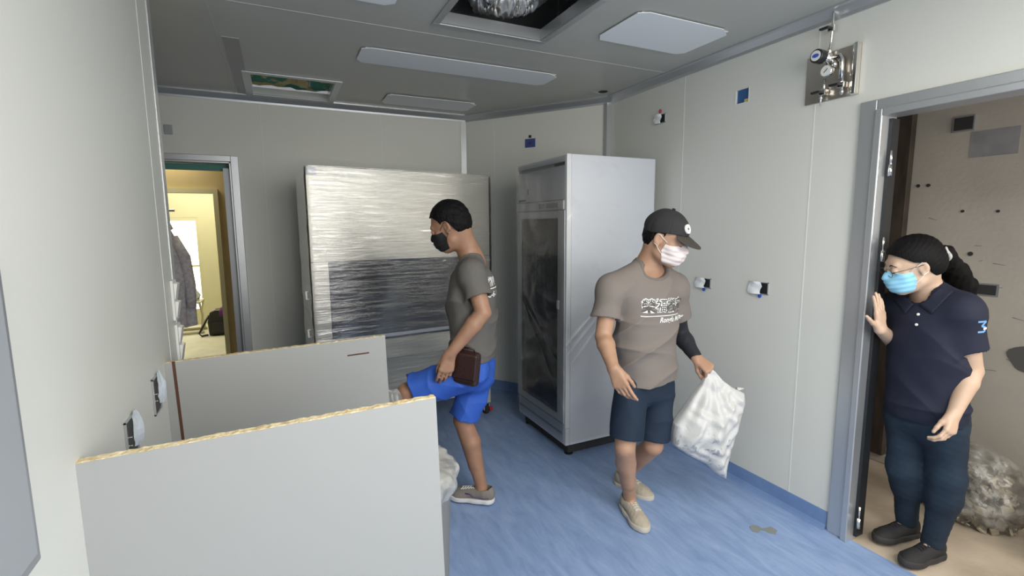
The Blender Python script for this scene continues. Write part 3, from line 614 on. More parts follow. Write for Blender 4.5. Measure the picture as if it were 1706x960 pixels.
# ---- side room things
t = thing('door_leaf', 'tall dark brown door leaf standing against the side room wall', 'door', (FX-.035, 2.10, 0))
MB().box(-.02, .03, -.44, .45, .062, 2.40).build('leaf_panel', mat('dark_veneer', (.035, .026, .020), .55, col2=(.06, .045, .034), cscale=5, stretch=(1, 6, 1)), t, bevel=.003)
MB().box(-.026, -.0205, -.44, .45, .9, .96).build('cross_rail', 'brown', t)
tag(MB().box(FX-.02, FX-.0005, 1.36, 2.59, 0, .058).build('floor_skirting', mat('pale_strip', (.42, .38, .34), .7), bevel=.003), 'pale skirting strip at the foot of the side room wall behind the woman', 'skirting')
tag(MB().box(-.018, .018, -.012, .012, 0, 1.05).build('timber_batten', mat('pale_timber', (.50, .42, .32), .8)), 'pale timber batten leaning beside the dark door leaf in the side room', 'batten')
o_ = bpy.data.objects['timber_batten']; o_.location = (FX-.30, 1.93, 0); o_.rotation_euler = (0, math.radians(8), math.radians(4))
t = thing('cardboard_sheet', 'brown cardboard sheet leaning on the dark door leaf', 'cardboard', (FX-.135, 1.80, 0)); t.rotation_euler = (0, math.radians(2.0), 0)
MB().prism([(-.08, 0), (.10, 0), (.12, 1.72), (.02, 1.62), (-.06, 1.45)], 0, 0, .008).build('sheet', mat('cardboard', (.16, .09, .05), .9), t)
MB().box(-.003, -.0005, .015, .055, 1.52, 1.60).build('tag', mat('grey_tag', (.45, .43, .42), .7), t)
t = thing('wall_vent', 'dark square box high on the side room wall', 'box', (FX, 1.435, 2.09))
MB().box(-.012, -.0005, -.05, .05, -.042, .042).build('frame', 'alu_dark', t, bevel=.002); MB().box(-.014, -.0122, -.042, .042, -.034, .034).build('grille', 'dark', t)
tag(MB().box(FX-.002, FX-.0003, 1.20, 1.40, 1.90, 2.04).build('paper_sheet', mat('grey_sheet', (.30, .29, .31), .8, col2=(.24, .23, .25), cscale=12)), 'faint grey sheet taped high on the side room wall', 'paper')
t = thing('wall_plate', 'dark torn opening on the side room wall behind the ponytail', 'box', (FX, 1.285, 1.185))
MB().box(-.004, -.0005, -.075, .055, -.036, .032).build('plate', 'alu_dark', t); MB().box(-.006, -.0041, -.065, .045, -.028, .024).build('hole', 'dark', t)
tag(MB().prism([(1.06+.085*math.cos(a)*(1+.15*math.sin(3*a)), .84+.07*math.sin(a)) for a in [2*PI*k/22 for k in range(22)]], 0, FX-.004, FX-.0003).build('wall_hole', mat('hole_grey', (.10, .095, .09), .9)), 'dark grey rounded hole in the side room wall at the right picture edge', 'hole')
for k, (px, py, r0) in enumerate([(1530, 310, .010), (1547, 309, .010), (1604, 352, .008), (1663, 352, .008), (1617, 423, .012), (1640, 560, .006)]):
    p = on_x(px, py, FX)
    m_ = MB().lathe([(.001, 0), (r0, 0), (r0, .004), (.001, .004)], (FX-.0005, p[1], p[2]), (-1, 0, 0), 9).build('anchor_hole', 'dark')
    tag(m_, ['left of a pair of black anchor holes on the side room wall', 'right of a pair of black anchor holes on the side room wall', 'small black anchor hole above the womans head', 'small black anchor hole nearest the right picture edge', 'larger black anchor hole right of the womans hair', 'faint anchor hole beside the womans sleeve'][k], 'hole', 'anchor holes in the side room wall')
sm = MB()
for k in range(26):
    y = random.uniform(.75, 1.6); z = random.uniform(.5, 1.7); L_ = random.uniform(.01, .06); a = random.uniform(-.3, .3)
    sm.add([(FX-.0006, y, z), (FX-.0006, y+L_, z+a*L_), (FX-.0006, y+L_*.9, z+a*L_+.004), (FX-.0006, y+.1*L_, z+.003)], [(0, 1, 2, 3)])
tag(sm.build('wall_scuffs', mat('scuff', (.20, .18, .17), .9)), 'dark scuff marks scattered over the side room wall', 'marks', kind='stuff')

def wl(o):
    v = np.zeros(3)
    while o is not None: v = v+np.array(o.location); o = o.parent
    return v
# ---------------------------------------------------------------- implicit surfaces
class Field:
    def __init__(s, lo, hi, h, M4=None):
        s.h = h; s.lo = np.array(lo, float); s.n = np.ceil((np.array(hi)-s.lo)/h).astype(int)+1
        s.D = np.full(tuple(s.n), 10.0, np.float32); s.ax = [s.lo[i]+h*np.arange(s.n[i]) for i in range(3)]
    def sl(s, lo, hi):
        a = np.clip(np.floor((np.array(lo)-s.lo)/s.h).astype(int), 0, s.n); b = np.clip(np.ceil((np.array(hi)-s.lo)/s.h).astype(int)+1, 0, s.n)
        if (b <= a).any(): return None
        return tuple(slice(i, j_) for i, j_ in zip(a, b))
    def P(s, q): return (s.ax[0][q[0]][:, None, None], s.ax[1][q[1]][None, :, None], s.ax[2][q[2]][None, None, :])
    def add(s, prim, k=.012, inf=0):
        fn, lo, hi = prim; mg = max(k, .004)*1.6+inf+s.h*2; q = s.sl(np.array(lo)-mg, np.array(hi)+mg)
        if q is None: return s
        d = fn(*s.P(q)).astype(np.float32)-inf; a = s.D[q]
        h = np.clip(k-np.abs(a-d), 0, None)/k; s.D[q] = np.minimum(a, d)-h*h*k*.25; return s
    def sub(s, prim, k=.006):
        fn, lo, hi = prim; q = s.sl(np.array(lo)-k-.01, np.array(hi)+k+.01)
        if q is None: return s
        d = -fn(*s.P(q)).astype(np.float32); a = s.D[q]; h = np.clip(k-np.abs(a-d), 0, None)/k; s.D[q] = np.maximum(a, d)+h*h*k*.25; return s
    def clip(s, fn):                     # keep where fn < 0
        q = tuple(slice(0, n) for n in s.n); s.D = np.maximum(s.D, fn(*s.P(q)).astype(np.float32)); return s
    def disp(s, fn):
        q = tuple(slice(0, n) for n in s.n); s.D = s.D+fn(*s.P(q)).astype(np.float32); return s
    def build(s, name, m, parent=None, mw=None):
        D = s.D; n = D.shape; S = (D < 0); c = np.zeros((n[0]-1, n[1]-1, n[2]-1), np.uint8); sl = [slice(0, -1), slice(1, None)]
        for i in (0, 1):
            for j_ in (0, 1):
                for k in (0, 1): c += S[sl[i], sl[j_], sl[k]]
        act = np.nonzero((c > 0) & (c < 8)); del c; I = np.stack(act, 1); nv = len(I)
        idx = np.full((n[0]-1, n[1]-1, n[2]-1), -1, np.int32); idx[act] = np.arange(nv, dtype=np.int32)
        cor = [(i, j_, k) for i in (0, 1) for j_ in (0, 1) for k in (0, 1)]
        V = np.stack([D[I[:, 0]+a, I[:, 1]+b, I[:, 2]+e] for a, b, e in cor], 1); acc = np.zeros((nv, 3)); cnt = np.zeros(nv)
        for a in range(8):
            for b in range(a+1, 8):
                ca, cb = np.array(cor[a]), np.array(cor[b])
                if np.abs(ca-cb).sum() != 1: continue
                va, vb = V[:, a], V[:, b]; mk = (va < 0) != (vb < 0)
                tt = np.where(mk, va/np.where(mk, va-vb, 1), 0)[:, None]; acc += np.where(mk[:, None], ca+(cb-ca)*tt, 0); cnt += mk
        pos = s.lo+(I+acc/cnt[:, None])*s.h; Q = []
        for ax in range(3):
            sa = [slice(None)]*3; sb = [slice(None)]*3; sa[ax] = slice(0, -1); sb[ax] = slice(1, None)
            A = S[tuple(sa)]; B_ = S[tuple(sb)]; E = np.stack(np.nonzero(A != B_), 1); o1, o2 = [(1, 2), (2, 0), (0, 1)][ax]
            ok = (E[:, o1] > 0) & (E[:, o2] > 0) & (E[:, o1] < n[o1]-1) & (E[:, o2] < n[o2]-1); E = E[ok]
            ins = A[E[:, 0], E[:, 1], E[:, 2]]
            def g(d1, d2):
                T = E.copy(); T[:, o1] -= d1; T[:, o2] -= d2; return idx[T[:, 0], T[:, 1], T[:, 2]]
            q = np.stack([g(1, 1), g(0, 1), g(0, 0), g(1, 0)], 1); q[~ins] = q[~ins][:, ::-1]; Q.append(q)
        Q = np.concatenate(Q); Q = Q[(Q >= 0).all(1)]
        me = bpy.data.meshes.new(name); me.vertices.add(nv); me.loops.add(len(Q)*4); me.polygons.add(len(Q))
        if mw is not None: pos = pos@np.array(mw.to_3x3()).T+np.array(mw.translation)
        if parent is not None: pos = pos-wl(parent)
        me.vertices.foreach_set('co', pos.astype(np.float32).ravel()); me.loops.foreach_set('vertex_index', Q.astype(np.int32).ravel())
        me.polygons.foreach_set('loop_start', np.arange(0, len(Q)*4, 4, dtype=np.int32)); me.polygons.foreach_set('loop_total', np.full(len(Q), 4, np.int32))
        me.update(calc_edges=True); me.validate(); me.shade_smooth(); me.materials.append(m if not isinstance(m, str) else M[m])
        o = bpy.data.objects.new(name, me); link(o, parent); return o
def U(v): v = np.asarray(v, float); return v/np.linalg.norm(v)
def cone(a, b, ra, rb=None, side=None, wd=1.0, flat=None):
    """tapered capsule; side/wd = wider along side by wd"""
    rb = ra if rb is None else rb; a = np.asarray(a, float); b = np.asarray(b, float); ba = b-a; L2 = ba@ba+1e-12; sd = None if side is None else U(side)
    def fn(X, Y, Z):
        x, y, z = X-a[0], Y-a[1], Z-a[2]; t_ = np.clip((x*ba[0]+y*ba[1]+z*ba[2])/L2, 0, 1); x = x-t_*ba[0]; y = y-t_*ba[1]; z = z-t_*ba[2]
        if sd is not None:
            c_ = (x*sd[0]+y*sd[1]+z*sd[2])*(1-1/wd); x = x-c_*sd[0]; y = y-c_*sd[1]; z = z-c_*sd[2]
        return np.sqrt(x*x+y*y+z*z)-(ra+(rb-ra)*t_)
    R_ = max(ra, rb)*max(wd, 1); return fn, np.minimum(a, b)-R_, np.maximum(a, b)+R_
def ell(c, r, A=np.eye(3)):
    c = np.asarray(c, float); r = np.asarray(r, float); A = np.asarray(A, float)    # rows = local axes
    def fn(X, Y, Z):
        x, y, z = X-c[0], Y-c[1], Z-c[2]; k0 = 0; k1 = 0
        for i in range(3):
            q = (x*A[i][0]+y*A[i][1]+z*A[i][2])/r[i]; k0 = k0+q*q; k1 = k1+(q/r[i])**2
        k0 = np.sqrt(k0); return k0*(k0-1)/(np.sqrt(k1)+1e-9)
    R_ = max(r); return fn, c-R_, c+R_
def tubefield(prims, k, h, pad=.03):
    lo = np.min([p[1] for p in prims], 0)-pad; hi = np.max([p[2] for p in prims], 0)+pad; F = Field(lo, hi, h)
    for p in prims: F.add(p, k)
    return F
def capped(a, b, ra, rb):
    """sleeve or trouser leg cut square at b"""
    f1, lo, hi = cone(a, np.asarray(b)+U(np.asarray(b)-a)*.04, ra, rb); n_ = U(np.asarray(b)-a); b = np.asarray(b, float)
    return (lambda X, Y, Z: np.maximum(f1(X, Y, Z), (X-b[0])*n_[0]+(Y-b[1])*n_[1]+(Z-b[2])*n_[2])), lo, hi
def mouth(a, b, rb, wall=.010, deep=.03):
    """hollow carved into the end of a sleeve or leg"""
    n_ = U(np.asarray(b)-a); b = np.asarray(b, float); p0 = b-n_*deep; R_ = rb-wall
    def fn(X, Y, Z):
        h = (X-b[0])*n_[0]+(Y-b[1])*n_[1]+(Z-b[2])*n_[2]; x, y, z = X-b[0]-h*n_[0], Y-b[1]-h*n_[1], Z-b[2]-h*n_[2]
        return np.maximum(np.maximum(np.sqrt(x*x+y*y+z*z)-R_, -deep-h), h-.02)
    return fn, b-R_-deep, b+R_+.03
def folds(amp, sc, seed, dirs=None, aniso=(1, 1, 1)):
    r = np.random.default_rng(seed); K = r.normal(size=(7, 3))*sc*np.array(aniso); ph = r.uniform(0, 6, 7)
    def fn(X, Y, Z):
        wv = np.sin(X*11+Y*7+Z*9+seed)*1.2; s_ = 0
        for i in range(7): s_ = s_+np.sin(X*K[i, 0]+Y*K[i, 1]+Z*K[i, 2]+ph[i]+wv*(.4+.25*i/3))
        return amp*s_/3.2
    return fn

def creases(amp, sets, seed):
    """sharp cloth creases; sets = (direction the creases cross, waves per metre, weight)"""
    r = np.random.default_rng(seed); W_ = [(U(d)*f*2*PI, w_, r.uniform(0, 6), r.normal(size=3)*9, r.normal(size=3)*6, r.uniform(0, 6)) for d, f, w_ in sets]
    def fn(X, Y, Z):
        s_ = 0
        for k, w_, ph, k2, k3, p3_ in W_:
            a = X*k[0]+Y*k[1]+Z*k[2]+ph+1.7*np.sin(X*k2[0]+Y*k2[1]+Z*k2[2]+ph); m = .5+.5*np.sin(X*k3[0]+Y*k3[1]+Z*k3[2]+p3_)
            s_ = s_-w_*m*(1-np.abs(np.sin(a*.5)))**2.2
        return amp*(s_+.3)
    return fn
# ---------------------------------------------------------------- heads, hands, shoes
class Frame:
    def __init__(s, c, fwd, up, sc=1.0):
        s.c = np.asarray(c, float); s.y = U(fwd); s.x = U(np.cross(s.y, up)); s.z = np.cross(s.x, s.y); s.s = sc; s.A = np.stack([s.x, s.y, s.z])
    def p(s, x, y, z): return s.c+(s.x*x+s.y*y+s.z*z)*s.s
    def ell(s, c, r): return ell(s.p(*c), np.array(r)*s.s, s.A)
    def cone(s, a, b, ra, rb=None, side=None, wd=1.0): return cone(s.p(*a), s.p(*b), ra*s.s, (ra if rb is None else rb)*s.s, None if side is None else s.x*side[0]+s.y*side[1]+s.z*side[2], wd)
    def loc(s, X, Y, Z):
        x, y, z = X-s.c[0], Y-s.c[1], Z-s.c[2]
        return [(x*a[0]+y*a[1]+z*a[2])/s.s for a in s.A]
    def tup(s, x, y, z): return tuple(s.p(x, y, z))
def head_prims(H, fem=False):
    j_ = .92 if fem else 1.0
    return [(H.ell((0, -.014, .034), (.075, .096, .088)), .01), (H.ell((0, .030, -.022), (.063*j_, .066, .088)), .03), (H.ell((0, .040, -.078), (.044*j_, .046, .034)), .03),
            (H.ell((0, -.03, -.03), (.060, .06, .06)), .03), (H.cone((-.048*j_, .01, -.070), (-.014, .070, -.098), .018), .03), (H.cone((.048*j_, .01, -.070), (.014, .070, -.098), .018), .03),
            (H.ell((-.040, .062, -.028), (.022, .020, .024)), .02), (H.ell((.040, .062, -.028), (.022, .020, .024)), .02), (H.cone((-.034, .078, .026), (.034, .078, .026), .012), .02)]
def head(F, H, fem=False):
    for p, k in head_prims(H, fem): F.add(p, k*H.s)
    for s_ in (-1, 1): F.sub(H.ell((s_*.032, .104, .004), (.017, .014, .011)), .012)
    F.add(H.cone((0, .091, .012), (0, .108, -.022), .007, .010), .012)
    for s_ in (-1, 1):
        F.add(H.ell((s_*.010, .104, -.026), (.009, .010, .008)), .006)
        F.add(H.ell((s_*.032, .086, .004), (.0145, .0135, .0135)), .003)                    # eyelids
        F.add(ell(H.p(s_*.076, -.004, -.002), np.array((.009, .021, .032))*H.s, Frame(H.c, H.y+H.x*s_*-.45, H.z+H.y*-.15).A), .004)
        F.sub(ell(H.p(s_*.0845, .002, .003), np.array((.0055, .012, .020))*H.s, Frame(H.c, H.y+H.x*s_*-.45, H.z).A), .004)
        F.add(ell(H.p(s_*.079, .003, -.030), np.array((.006, .009, .010))*H.s, H.A), .004)
    F.add(H.ell((0, .097, -.052), (.022, .010, .010)), .008)
def eyes(H, parent, brow=(.02, .014, .01)):
    bm = bpy.data.materials.get('brow_hair') or mat('brow_hair', brow, .9)
    for s_ in (-1, 1):
        MBp([H.p(s_*(.032+.0145*math.cos(a)), .0985-.004*math.cos(a)**2, -.001+.004*math.sin(a)*-1) for a in [PI*k/8 for k in range(9)]], .0011, parent).build('eyelash', bm, parent, smooth=True)
        MBp([H.p(s_*(.014+.038*u), .092-.012*u*u+.001, .024+.007*math.sin(PI*min(1, u*1.2))) for u in [k/7 for k in range(8)]], [.0015, .0028, .0032, .003, .0028, .0022, .0016, .001], parent).build('eyebrow', bm, parent, smooth=True)
def MBp(pts, r, parent, n=8):
    o = wl(parent) if parent is not None else 0
    return MB().tube([tuple(np.asarray(p)-o) for p in pts], r, n)
def face_mask(H, parent, m, loopm, fem=False, pleats=3):
    F = Field(H.c-.16, H.c+.16, .0028)
    for p, k in head_prims(H, fem): F.add(p, k*H.s, inf=.0035)
    F.add(H.cone((0, .093, .0), (0, .112, -.024), .010, .016), .02); F.add(H.ell((0, .072, -.056), (.050, .050, .048)), .02)
    def reg(X, Y, Z):
        x, y, z = H.loc(X, Y, Z)
        top = z-(.004-.9*np.abs(x)**1.5*1.2); bot = -.104-z; bk = .026+.25*np.abs(z+.045)-y
        return np.maximum(np.maximum(top, bot), bk)*H.s
    F.disp(lambda X, Y, Z: .0011*np.sin(H.loc(X, Y, Z)[2]*PI*2/.022)*(H.loc(X, Y, Z)[1] > .02) + .0012*np.sin(H.loc(X, Y, Z)[0]*130+H.loc(X, Y, Z)[2]*90))
    F.clip(reg); o = F.build('face_mask', m, parent)
    for s_ in (-1, 1):
        for zt, ze in ((-.010, .022), (-.078, -.030)):
            e = .060 if zt > -.05 else .050
            MBp([H.p(s_*e, .046, zt), H.p(s_*.0735, .030, zt*.6+ze*.4), H.p(s_*.0800, .014, zt*.3+ze*.7), H.p(s_*.0850, .002, ze), H.p(s_*.084, -.016, ze*.8)], .0013, parent, 6).build('ear_loop', loopm, o, smooth=True)
    return o
def hand(F, wr, fd, pn, right, curl=(.5, .5, .4), s=1.0, spread=.06, thumb=(.6, .7, .35), tcurl=.3, icurl=None):
    wr = np.asarray(wr, float); fd = U(fd); pn = U(np.asarray(pn)-fd*np.dot(pn, fd)); tx = np.cross(fd, pn)*(1 if right else -1)
    offs = [.029, .010, -.009, -.027]; kl = [.086, .090, .085, .076]; ph = [(.040, .025, .020), (.044, .028, .021), (.041, .026, .020), (.032, .020, .018)]
    for i in range(4): F.add(cone(wr+tx*offs[i]*.55*s, wr+fd*kl[i]*s+tx*offs[i]*s, .0135*s, .0115*s), .014)
    F.add(cone(wr+fd*.03*s+tx*.018*s+pn*.006*s, wr+fd*.055*s-tx*.018*s+pn*.004*s, .013*s), .012)
    for i in range(4):
        p = wr+fd*kl[i]*s+tx*offs[i]*s; d0 = U(fd+tx*spread*(1.5-i)); a = 0; r_ = .0092 if i < 3 else .008
        cu = icurl if (icurl is not None and i == 0) else curl
        for L_, c_ in zip(ph[i], cu):
            a += c_*(1+.12*i); d = d0*math.cos(a)+pn*math.sin(a); q = p+d*L_*s; F.add(cone(p, q, r_*s, (r_-.0009)*s), .0035); p = q; r_ -= .0009
    p = wr+fd*.018*s+tx*.020*s+pn*.004*s; v = U(fd*thumb[0]+tx*thumb[1]+pn*thumb[2]); q = p+v*.044*s; F.add(cone(p, q, .0145*s, .0115*s), .012)
    v2 = U(v+fd*tcurl-tx*tcurl*.7+pn*tcurl*.4); p2 = q+v2*.032*s; F.add(cone(q, p2, .0108*s, .0098*s), .005); v3 = U(v2+fd*tcurl*.5-tx*tcurl*.5+pn*tcurl*.4); F.add(cone(p2, p2+v3*.025*s, .0096*s, .0078*s), .004)
def arm(F, sh, el, wr, s=1.0):
    sh, el, wr = map(np.asarray, (sh, el, wr)); F.add(cone(sh, el, .050*s, .039*s), .03)
    m_ = el+(wr-el)*.28; F.add(cone(el, m_, .039*s, .042*s), .008); F.add(cone(m_, wr, .042*s, .0265*s), .008)
def leg(F, hp, kn, an, back, s=1.0):
    hp, kn, an, back = map(np.asarray, (hp, kn, an, back)); F.add(cone(hp, kn, .082*s, .0495*s), .03)
    m_ = kn+(an-kn)*.32+back*.014; F.add(cone(kn, m_, .0490*s, .0515*s), .010)
    m2 = kn+(an-kn)*.66+back*.006; F.add(cone(m_, m2, .0515*s, .0395*s), .010); F.add(cone(m2, an, .0395*s, .033*s), .010); F.add(cone(an+(kn-an)*.3-back*.008, kn-back*.004, .03*s, .042*s), .015)
def torso(F, J, inf=0, wd=1.42, s=1.0, k=.04, core=0):
    P, N, sd = J['P'], J['N'], J['side']; ax = N-P; W_ = P+ax*.34; CH = P+ax*.78
    F.add(cone(P-ax*.04, W_, .110*s+inf-core, .092*s+inf-core, J.get('pside', sd), wd), k); F.add(cone(W_, CH, .092*s+inf-core, .103*s+inf-core, sd, wd), k)
    F.add(cone(J['shR']-(N-P)*.04, J['shL']-(N-P)*.04, .056*s+inf-core*.4), k)
    for q in ('shR', 'shL'): F.add(cone(N+(J['H']-N)*.05, J[q], .050*s+inf*.7-core*.5, .050*s+inf-core*.4), k)
def shoe(parent, ank, toe_dir, up, mu, ms, sc=1.0, kind='canvas', extra=None):
    """ank = ankle joint .085 above the sole"""
    up = U(up); y = U(np.asarray(toe_dir)-up*np.dot(toe_dir, up)); x = np.cross(y, up); o = np.asarray(ank)-up*.085*sc
    mw = Matrix(((x[0]*sc, y[0]*sc, up[0]*sc, o[0]), (x[1]*sc, y[1]*sc, up[1]*sc, o[1]), (x[2]*sc, y[2]*sc, up[2]*sc, o[2]), (0, 0, 0, 1)))
    F = Field((-.08, -.10, -.02), (.08, .24, .16), .0032)
    F.add(ell((0, -.032, .050), (.036, .045, .055)), .01); F.add(cone((0, -.01, .058), (.002, .125, .028), .037, .034, (1, 0, 0), 1.12), .02); F.add(ell((.002, .128, .022), (.044, .068, .034)), .02)
    F.clip(lambda X, Y, Z: np.maximum(.016-Z, Z-(.078+np.clip(-Y, 0, .1)*.28+np.clip(Y-.03, -.03, 0)*.1)))
    F.sub(cone((0, -.022, .060), (0, -.03, .16), .0285, .036, (0, 1, 0), 1.15), .004)
    if kind == 'canvas': F.disp(folds(.0012, 90, 3))
    up_ = F.build('shoe', mu, parent, mw)
    G = Field((-.08, -.11, -.02), (.08, .24, .06), .0032)
    G.add(cone((0, -.034, .015), (.003, .030, .015), .042, .040), .02); G.add(cone((.003, .03, .015), (.005, .122, .015), .040, .0485), .03); G.add(ell((.003, .130, .015), (.0485, .072, .05)), .02)
    th = .026 if kind != 'black' else .030
    G.clip(lambda X, Y, Z: np.maximum(.0005-Z, Z-(th+.006*np.clip((Y-.12)/.08, 0, 1)))); G.build('sole', ms, up_, mw)
    tf = lambda p: tuple(np.array(mw@Vector(p))-wl(parent))
    def surf_z(yv, xv):
        i = int(round((xv-F.lo[0])/F.h)); j_ = int(round((yv-F.lo[1])/F.h)); col = F.D[i, j_, :]; k = np.nonzero(col < 0)[0]
        return F.ax[2][k[-1]] if len(k) else .03
    if extra: extra(up_, tf, surf_z, F)
    return up_
def laces(m_, n=5):
    def f(up_, tf, sz, F):
        mb = MB()
        for i in range(n):
            y = .045+i*.016; w_ = .018
            mb.tube([tf((w_*u, y+.006*(u), sz(y, w_*u)+.0028)) for u in (-1, -.5, 0, .5, 1)], .0026, 6)
            mb.tube([tf((w_*u, y-.006*(u), sz(y, w_*u)+.0034)) for u in (-1, -.5, 0, .5, 1)], .0026, 6)
        mb.build('laces', m_, up_, smooth=True)
    return f

def print_on(garment, parent, body, centre, xd, yd, size, m_, off=.0015, offset=0.0, wdt=1.0, font_off=0, name='lettering', align='CENTER', shear=0, reach=.25, pts=None):
    """lay lettering on the cloth surface: text outline in the xd/yd plane, dropped on the garment along its normal"""
    xd = Vector(xd).normalized(); yd = Vector(yd); yd = (yd-xd*yd.dot(xd)).normalized(); n_ = xd.cross(yd)
    if pts is None:
        cu = bpy.data.curves.new('t', 'FONT'); cu.body = body; cu.size = size; cu.align_x = align; cu.align_y = 'CENTER'; cu.offset = offset; cu.resolution_u = 3; cu.shear = shear
        to = bpy.data.objects.new('t', cu); C.objects.link(to); me = bpy.data.meshes.new_from_object(to.evaluated_get(bpy.context.evaluated_depsgraph_get()))
        bpy.data.objects.remove(to)
    else:
        me = bpy.data.meshes.new('t'); me.from_pydata([(p[0], p[1], 0) for p in pts[0]], [], pts[1])
    b = bmesh.new(); b.from_mesh(me)
    for _ in range(3):
        es = [e for e in b.edges if e.calc_length() > size*.12]
        if not es: break
        bmesh.ops.subdivide_edges(b, edges=es, cuts=1)
    bmesh.ops.triangulate(b, faces=b.faces)
    g = garment.data; tree = garment.get('_t'); po = Vector(garment.parent.location) if garment.parent else Vector((0, 0, 0))
    if garment.name not in TREES: TREES[garment.name] = BVHTree.FromPolygons([v.co+po for v in g.vertices], [p.vertices for p in g.polygons])
    tr = TREES[garment.name]; par = Vector(parent.location) if parent else Vector((0, 0, 0)); gp = Vector(garment.parent.location) if garment.parent else Vector()
    for v in b.verts:
        q = Vector(centre)+xd*v.co.x*wdt+yd*v.co.y
        hit = tr.ray_cast(q+n_*reach, -n_)
        v.co = (hit[0]+n_*off if hit[0] is not None else q)-gp
    b.to_mesh(me); b.free(); me.materials.clear(); me.materials.append(m_); o = bpy.data.objects.new(name, me); link(o, garment); return o
TREES = {}
def bar_pts(w_, h_, n=24):
    v = [(-w_/2+w_*i/n, s_*h_/2) for i in range(n+1) for s_ in (-1, 1)]; return v, [(2*i, 2*i+2, 2*i+3, 2*i+1) for i in range(n)]

# ================================================================ people
Zv = np.array([0, 0, 1.0])
M['skin1'] = mat('skin_tan', (.36, .20, .125), .5, col2=(.30, .16, .10), cscale=14, sss=.08, bump=.05, bscale=150)
M['skin2'] = mat('skin_warm', (.43, .255, .165), .5, col2=(.37, .21, .135), cscale=14, sss=.08, bump=.05, bscale=150)
M['skin3'] = mat('skin_fair', (.56, .39, .28), .5, col2=(.50, .34, .24), cscale=14, sss=.08, bump=.04, bscale=150)
M['hair'] = mat('black_hair', (.006, .0055, .006), .6, bump=.35, bscale=260, stretch=(1, 1, .25), spec=.12)
M['tee1'] = mat('grey_tee', (.118, .110, .102), .9, bump=.1, bscale=300)
M['tee2'] = mat('taupe_tee', (.19, .165, .148), .9, bump=.1, bscale=300)
M['print_white'] = mat('print_white', (.82, .82, .80), .7)
M['print_dark'] = mat('print_dark', (.10, .095, .09), .8)
M['blue_shorts'] = mat('blue_shorts', (.025, .10, .47), .7, bump=.12, bscale=120)
M['navy_shorts'] = mat('navy_shorts', (.004, .015, .036), .8, bump=.12, bscale=150)
M['navy'] = mat('navy_polo', (.006, .009, .026), .8, bump=.15, bscale=300)
M['denim'] = mat('navy_denim', (.005, .014, .030), .85, col2=(.009, .025, .045), cscale=5, bump=.15, bscale=200)
M['black_cloth'] = mat('black_cloth', (.012, .013, .02), .8)
M['mask_blue'] = mat('mask_blue', (.26, .56, .74), .7)
M['mask_pale'] = mat('mask_pale', (.70, .62, .60), .7)
M['loop'] = mat('elastic_white', (.8, .76, .74), .7)
M['leather'] = mat('brown_leather', (.032, .014, .012), .35, bump=.2, bscale=120)
M['rubber_w'] = mat('rubber_white', (.66, .66, .65), .5)
def seg(n, J, prs):
    print(n, ' '.join('%s-%s %.2f' % (a, b, np.linalg.norm(J[a]-J[b])) for a, b in prs), 'Htop %.2f' % (J['H'][2]+.12))
BONES = [('shR', 'shL'), ('shL', 'elL'), ('elL', 'wrL'), ('shR', 'elR'), ('elR', 'wrR'), ('hipL', 'knL'), ('knL', 'anL'), ('hipR', 'knR'), ('knR', 'anR'), ('P', 'N'), ('N', 'H')]
def person(name_label, loc):
    return thing('person', name_label, 'person', tuple(loc))
def bodyfield(J, H, h=.0042, fem=False, s=1.0):
    pts = np.array([J[k] for k in ('P', 'N', 'H', 'shR', 'shL', 'elR', 'elL', 'wrR', 'wrL', 'hipR', 'hipL', 'knR', 'knL', 'anR', 'anL')])
    F = Field(pts.min(0)-.22, pts.max(0)+.22, h); torso(F, J, s=s, wd=1.30 if fem else 1.32, core=.014)
    for q in 'RL':
        arm(F, J['sh'+q], J['el'+q], J['wr'+q], s); leg(F, J['hip'+q], J['kn'+q], J['an'+q], J['back'+q], s)
        F.add(cone(J['an'+q]-Zv*.012, J['an'+q]-Zv*.050+J['toe'+q]*.10, .028, .018), .01); F.add(cone(J['an'+q], J['an'+q]-Zv*.045-J['toe'+q]*.015, .029, .024), .01)
    nr = .050 if fem else .057
    F.add(cone(J['N']-U(J['H']-J['N'])*.02, H.p(0, -.03, -.045), nr*1.08, nr), .03)
    head(F, H, fem); return F

# ---------------------------------------------------------------- man at the left (stepping, black mask)
D = .06
J = dict(P=at(789, 603, 2.50+D), N=at(786, 432, 2.50+D), H=at(750, 376, 2.46+D), shL=at(786, 454, 2.35+D), shR=at(781, 455, 2.66+D), elL=at(805, 521, 2.29+D), wrL=at(750, 590, 2.26+D),
         elR=at(792, 522, 2.76+D), wrR=at(762, 588, 2.70+D), hipL=at(783, 620, 2.41+D), hipR=at(795, 628, 2.55+D), knL=at(678, 654, 2.36+D), knR=at(771, 700, 2.52+D), anR=at(802, 811, 2.575))
J['anL'] = J['knL']-Zv*.36+SIDE*.06
fw = U(-SIDE*.93+HEAD*.34); J['side'] = U(np.cross(Zv, fw)); J['pside'] = J['side']
J['toeR'] = U(-SIDE*.95+HEAD*.22); J['toeL'] = U(-SIDE+HEAD*.1); J['backR'] = -J['toeR']; J['backL'] = SIDE
seg('man1', J, BONES); Hf = Frame(J['H'], -SIDE*.86+HEAD*.16-Zv*.42, Zv-SIDE*.45, 1.0)
me = person('person in grey T-shirt, blue shorts and black mask stepping behind the white boards', (J['anR'][0], J['anR'][1], 0))
F = bodyfield(J, Hf); hd_ = U(at(738, 640, 2.24+D)-J['wrL'])
hand(F, J['wrL'], hd_, HEAD*.85-SIDE*.25, False, (.30, .42, .30), .98, .015, (.9, .35, .35), .35)
hand(F, J['wrR'], U(-SIDE*.3-Zv), -SIDE*.4-HEAD*.7, True, (.4, .5, .4), .95)
body = F.build('body', 'skin1', me); eyes(Hf, me)
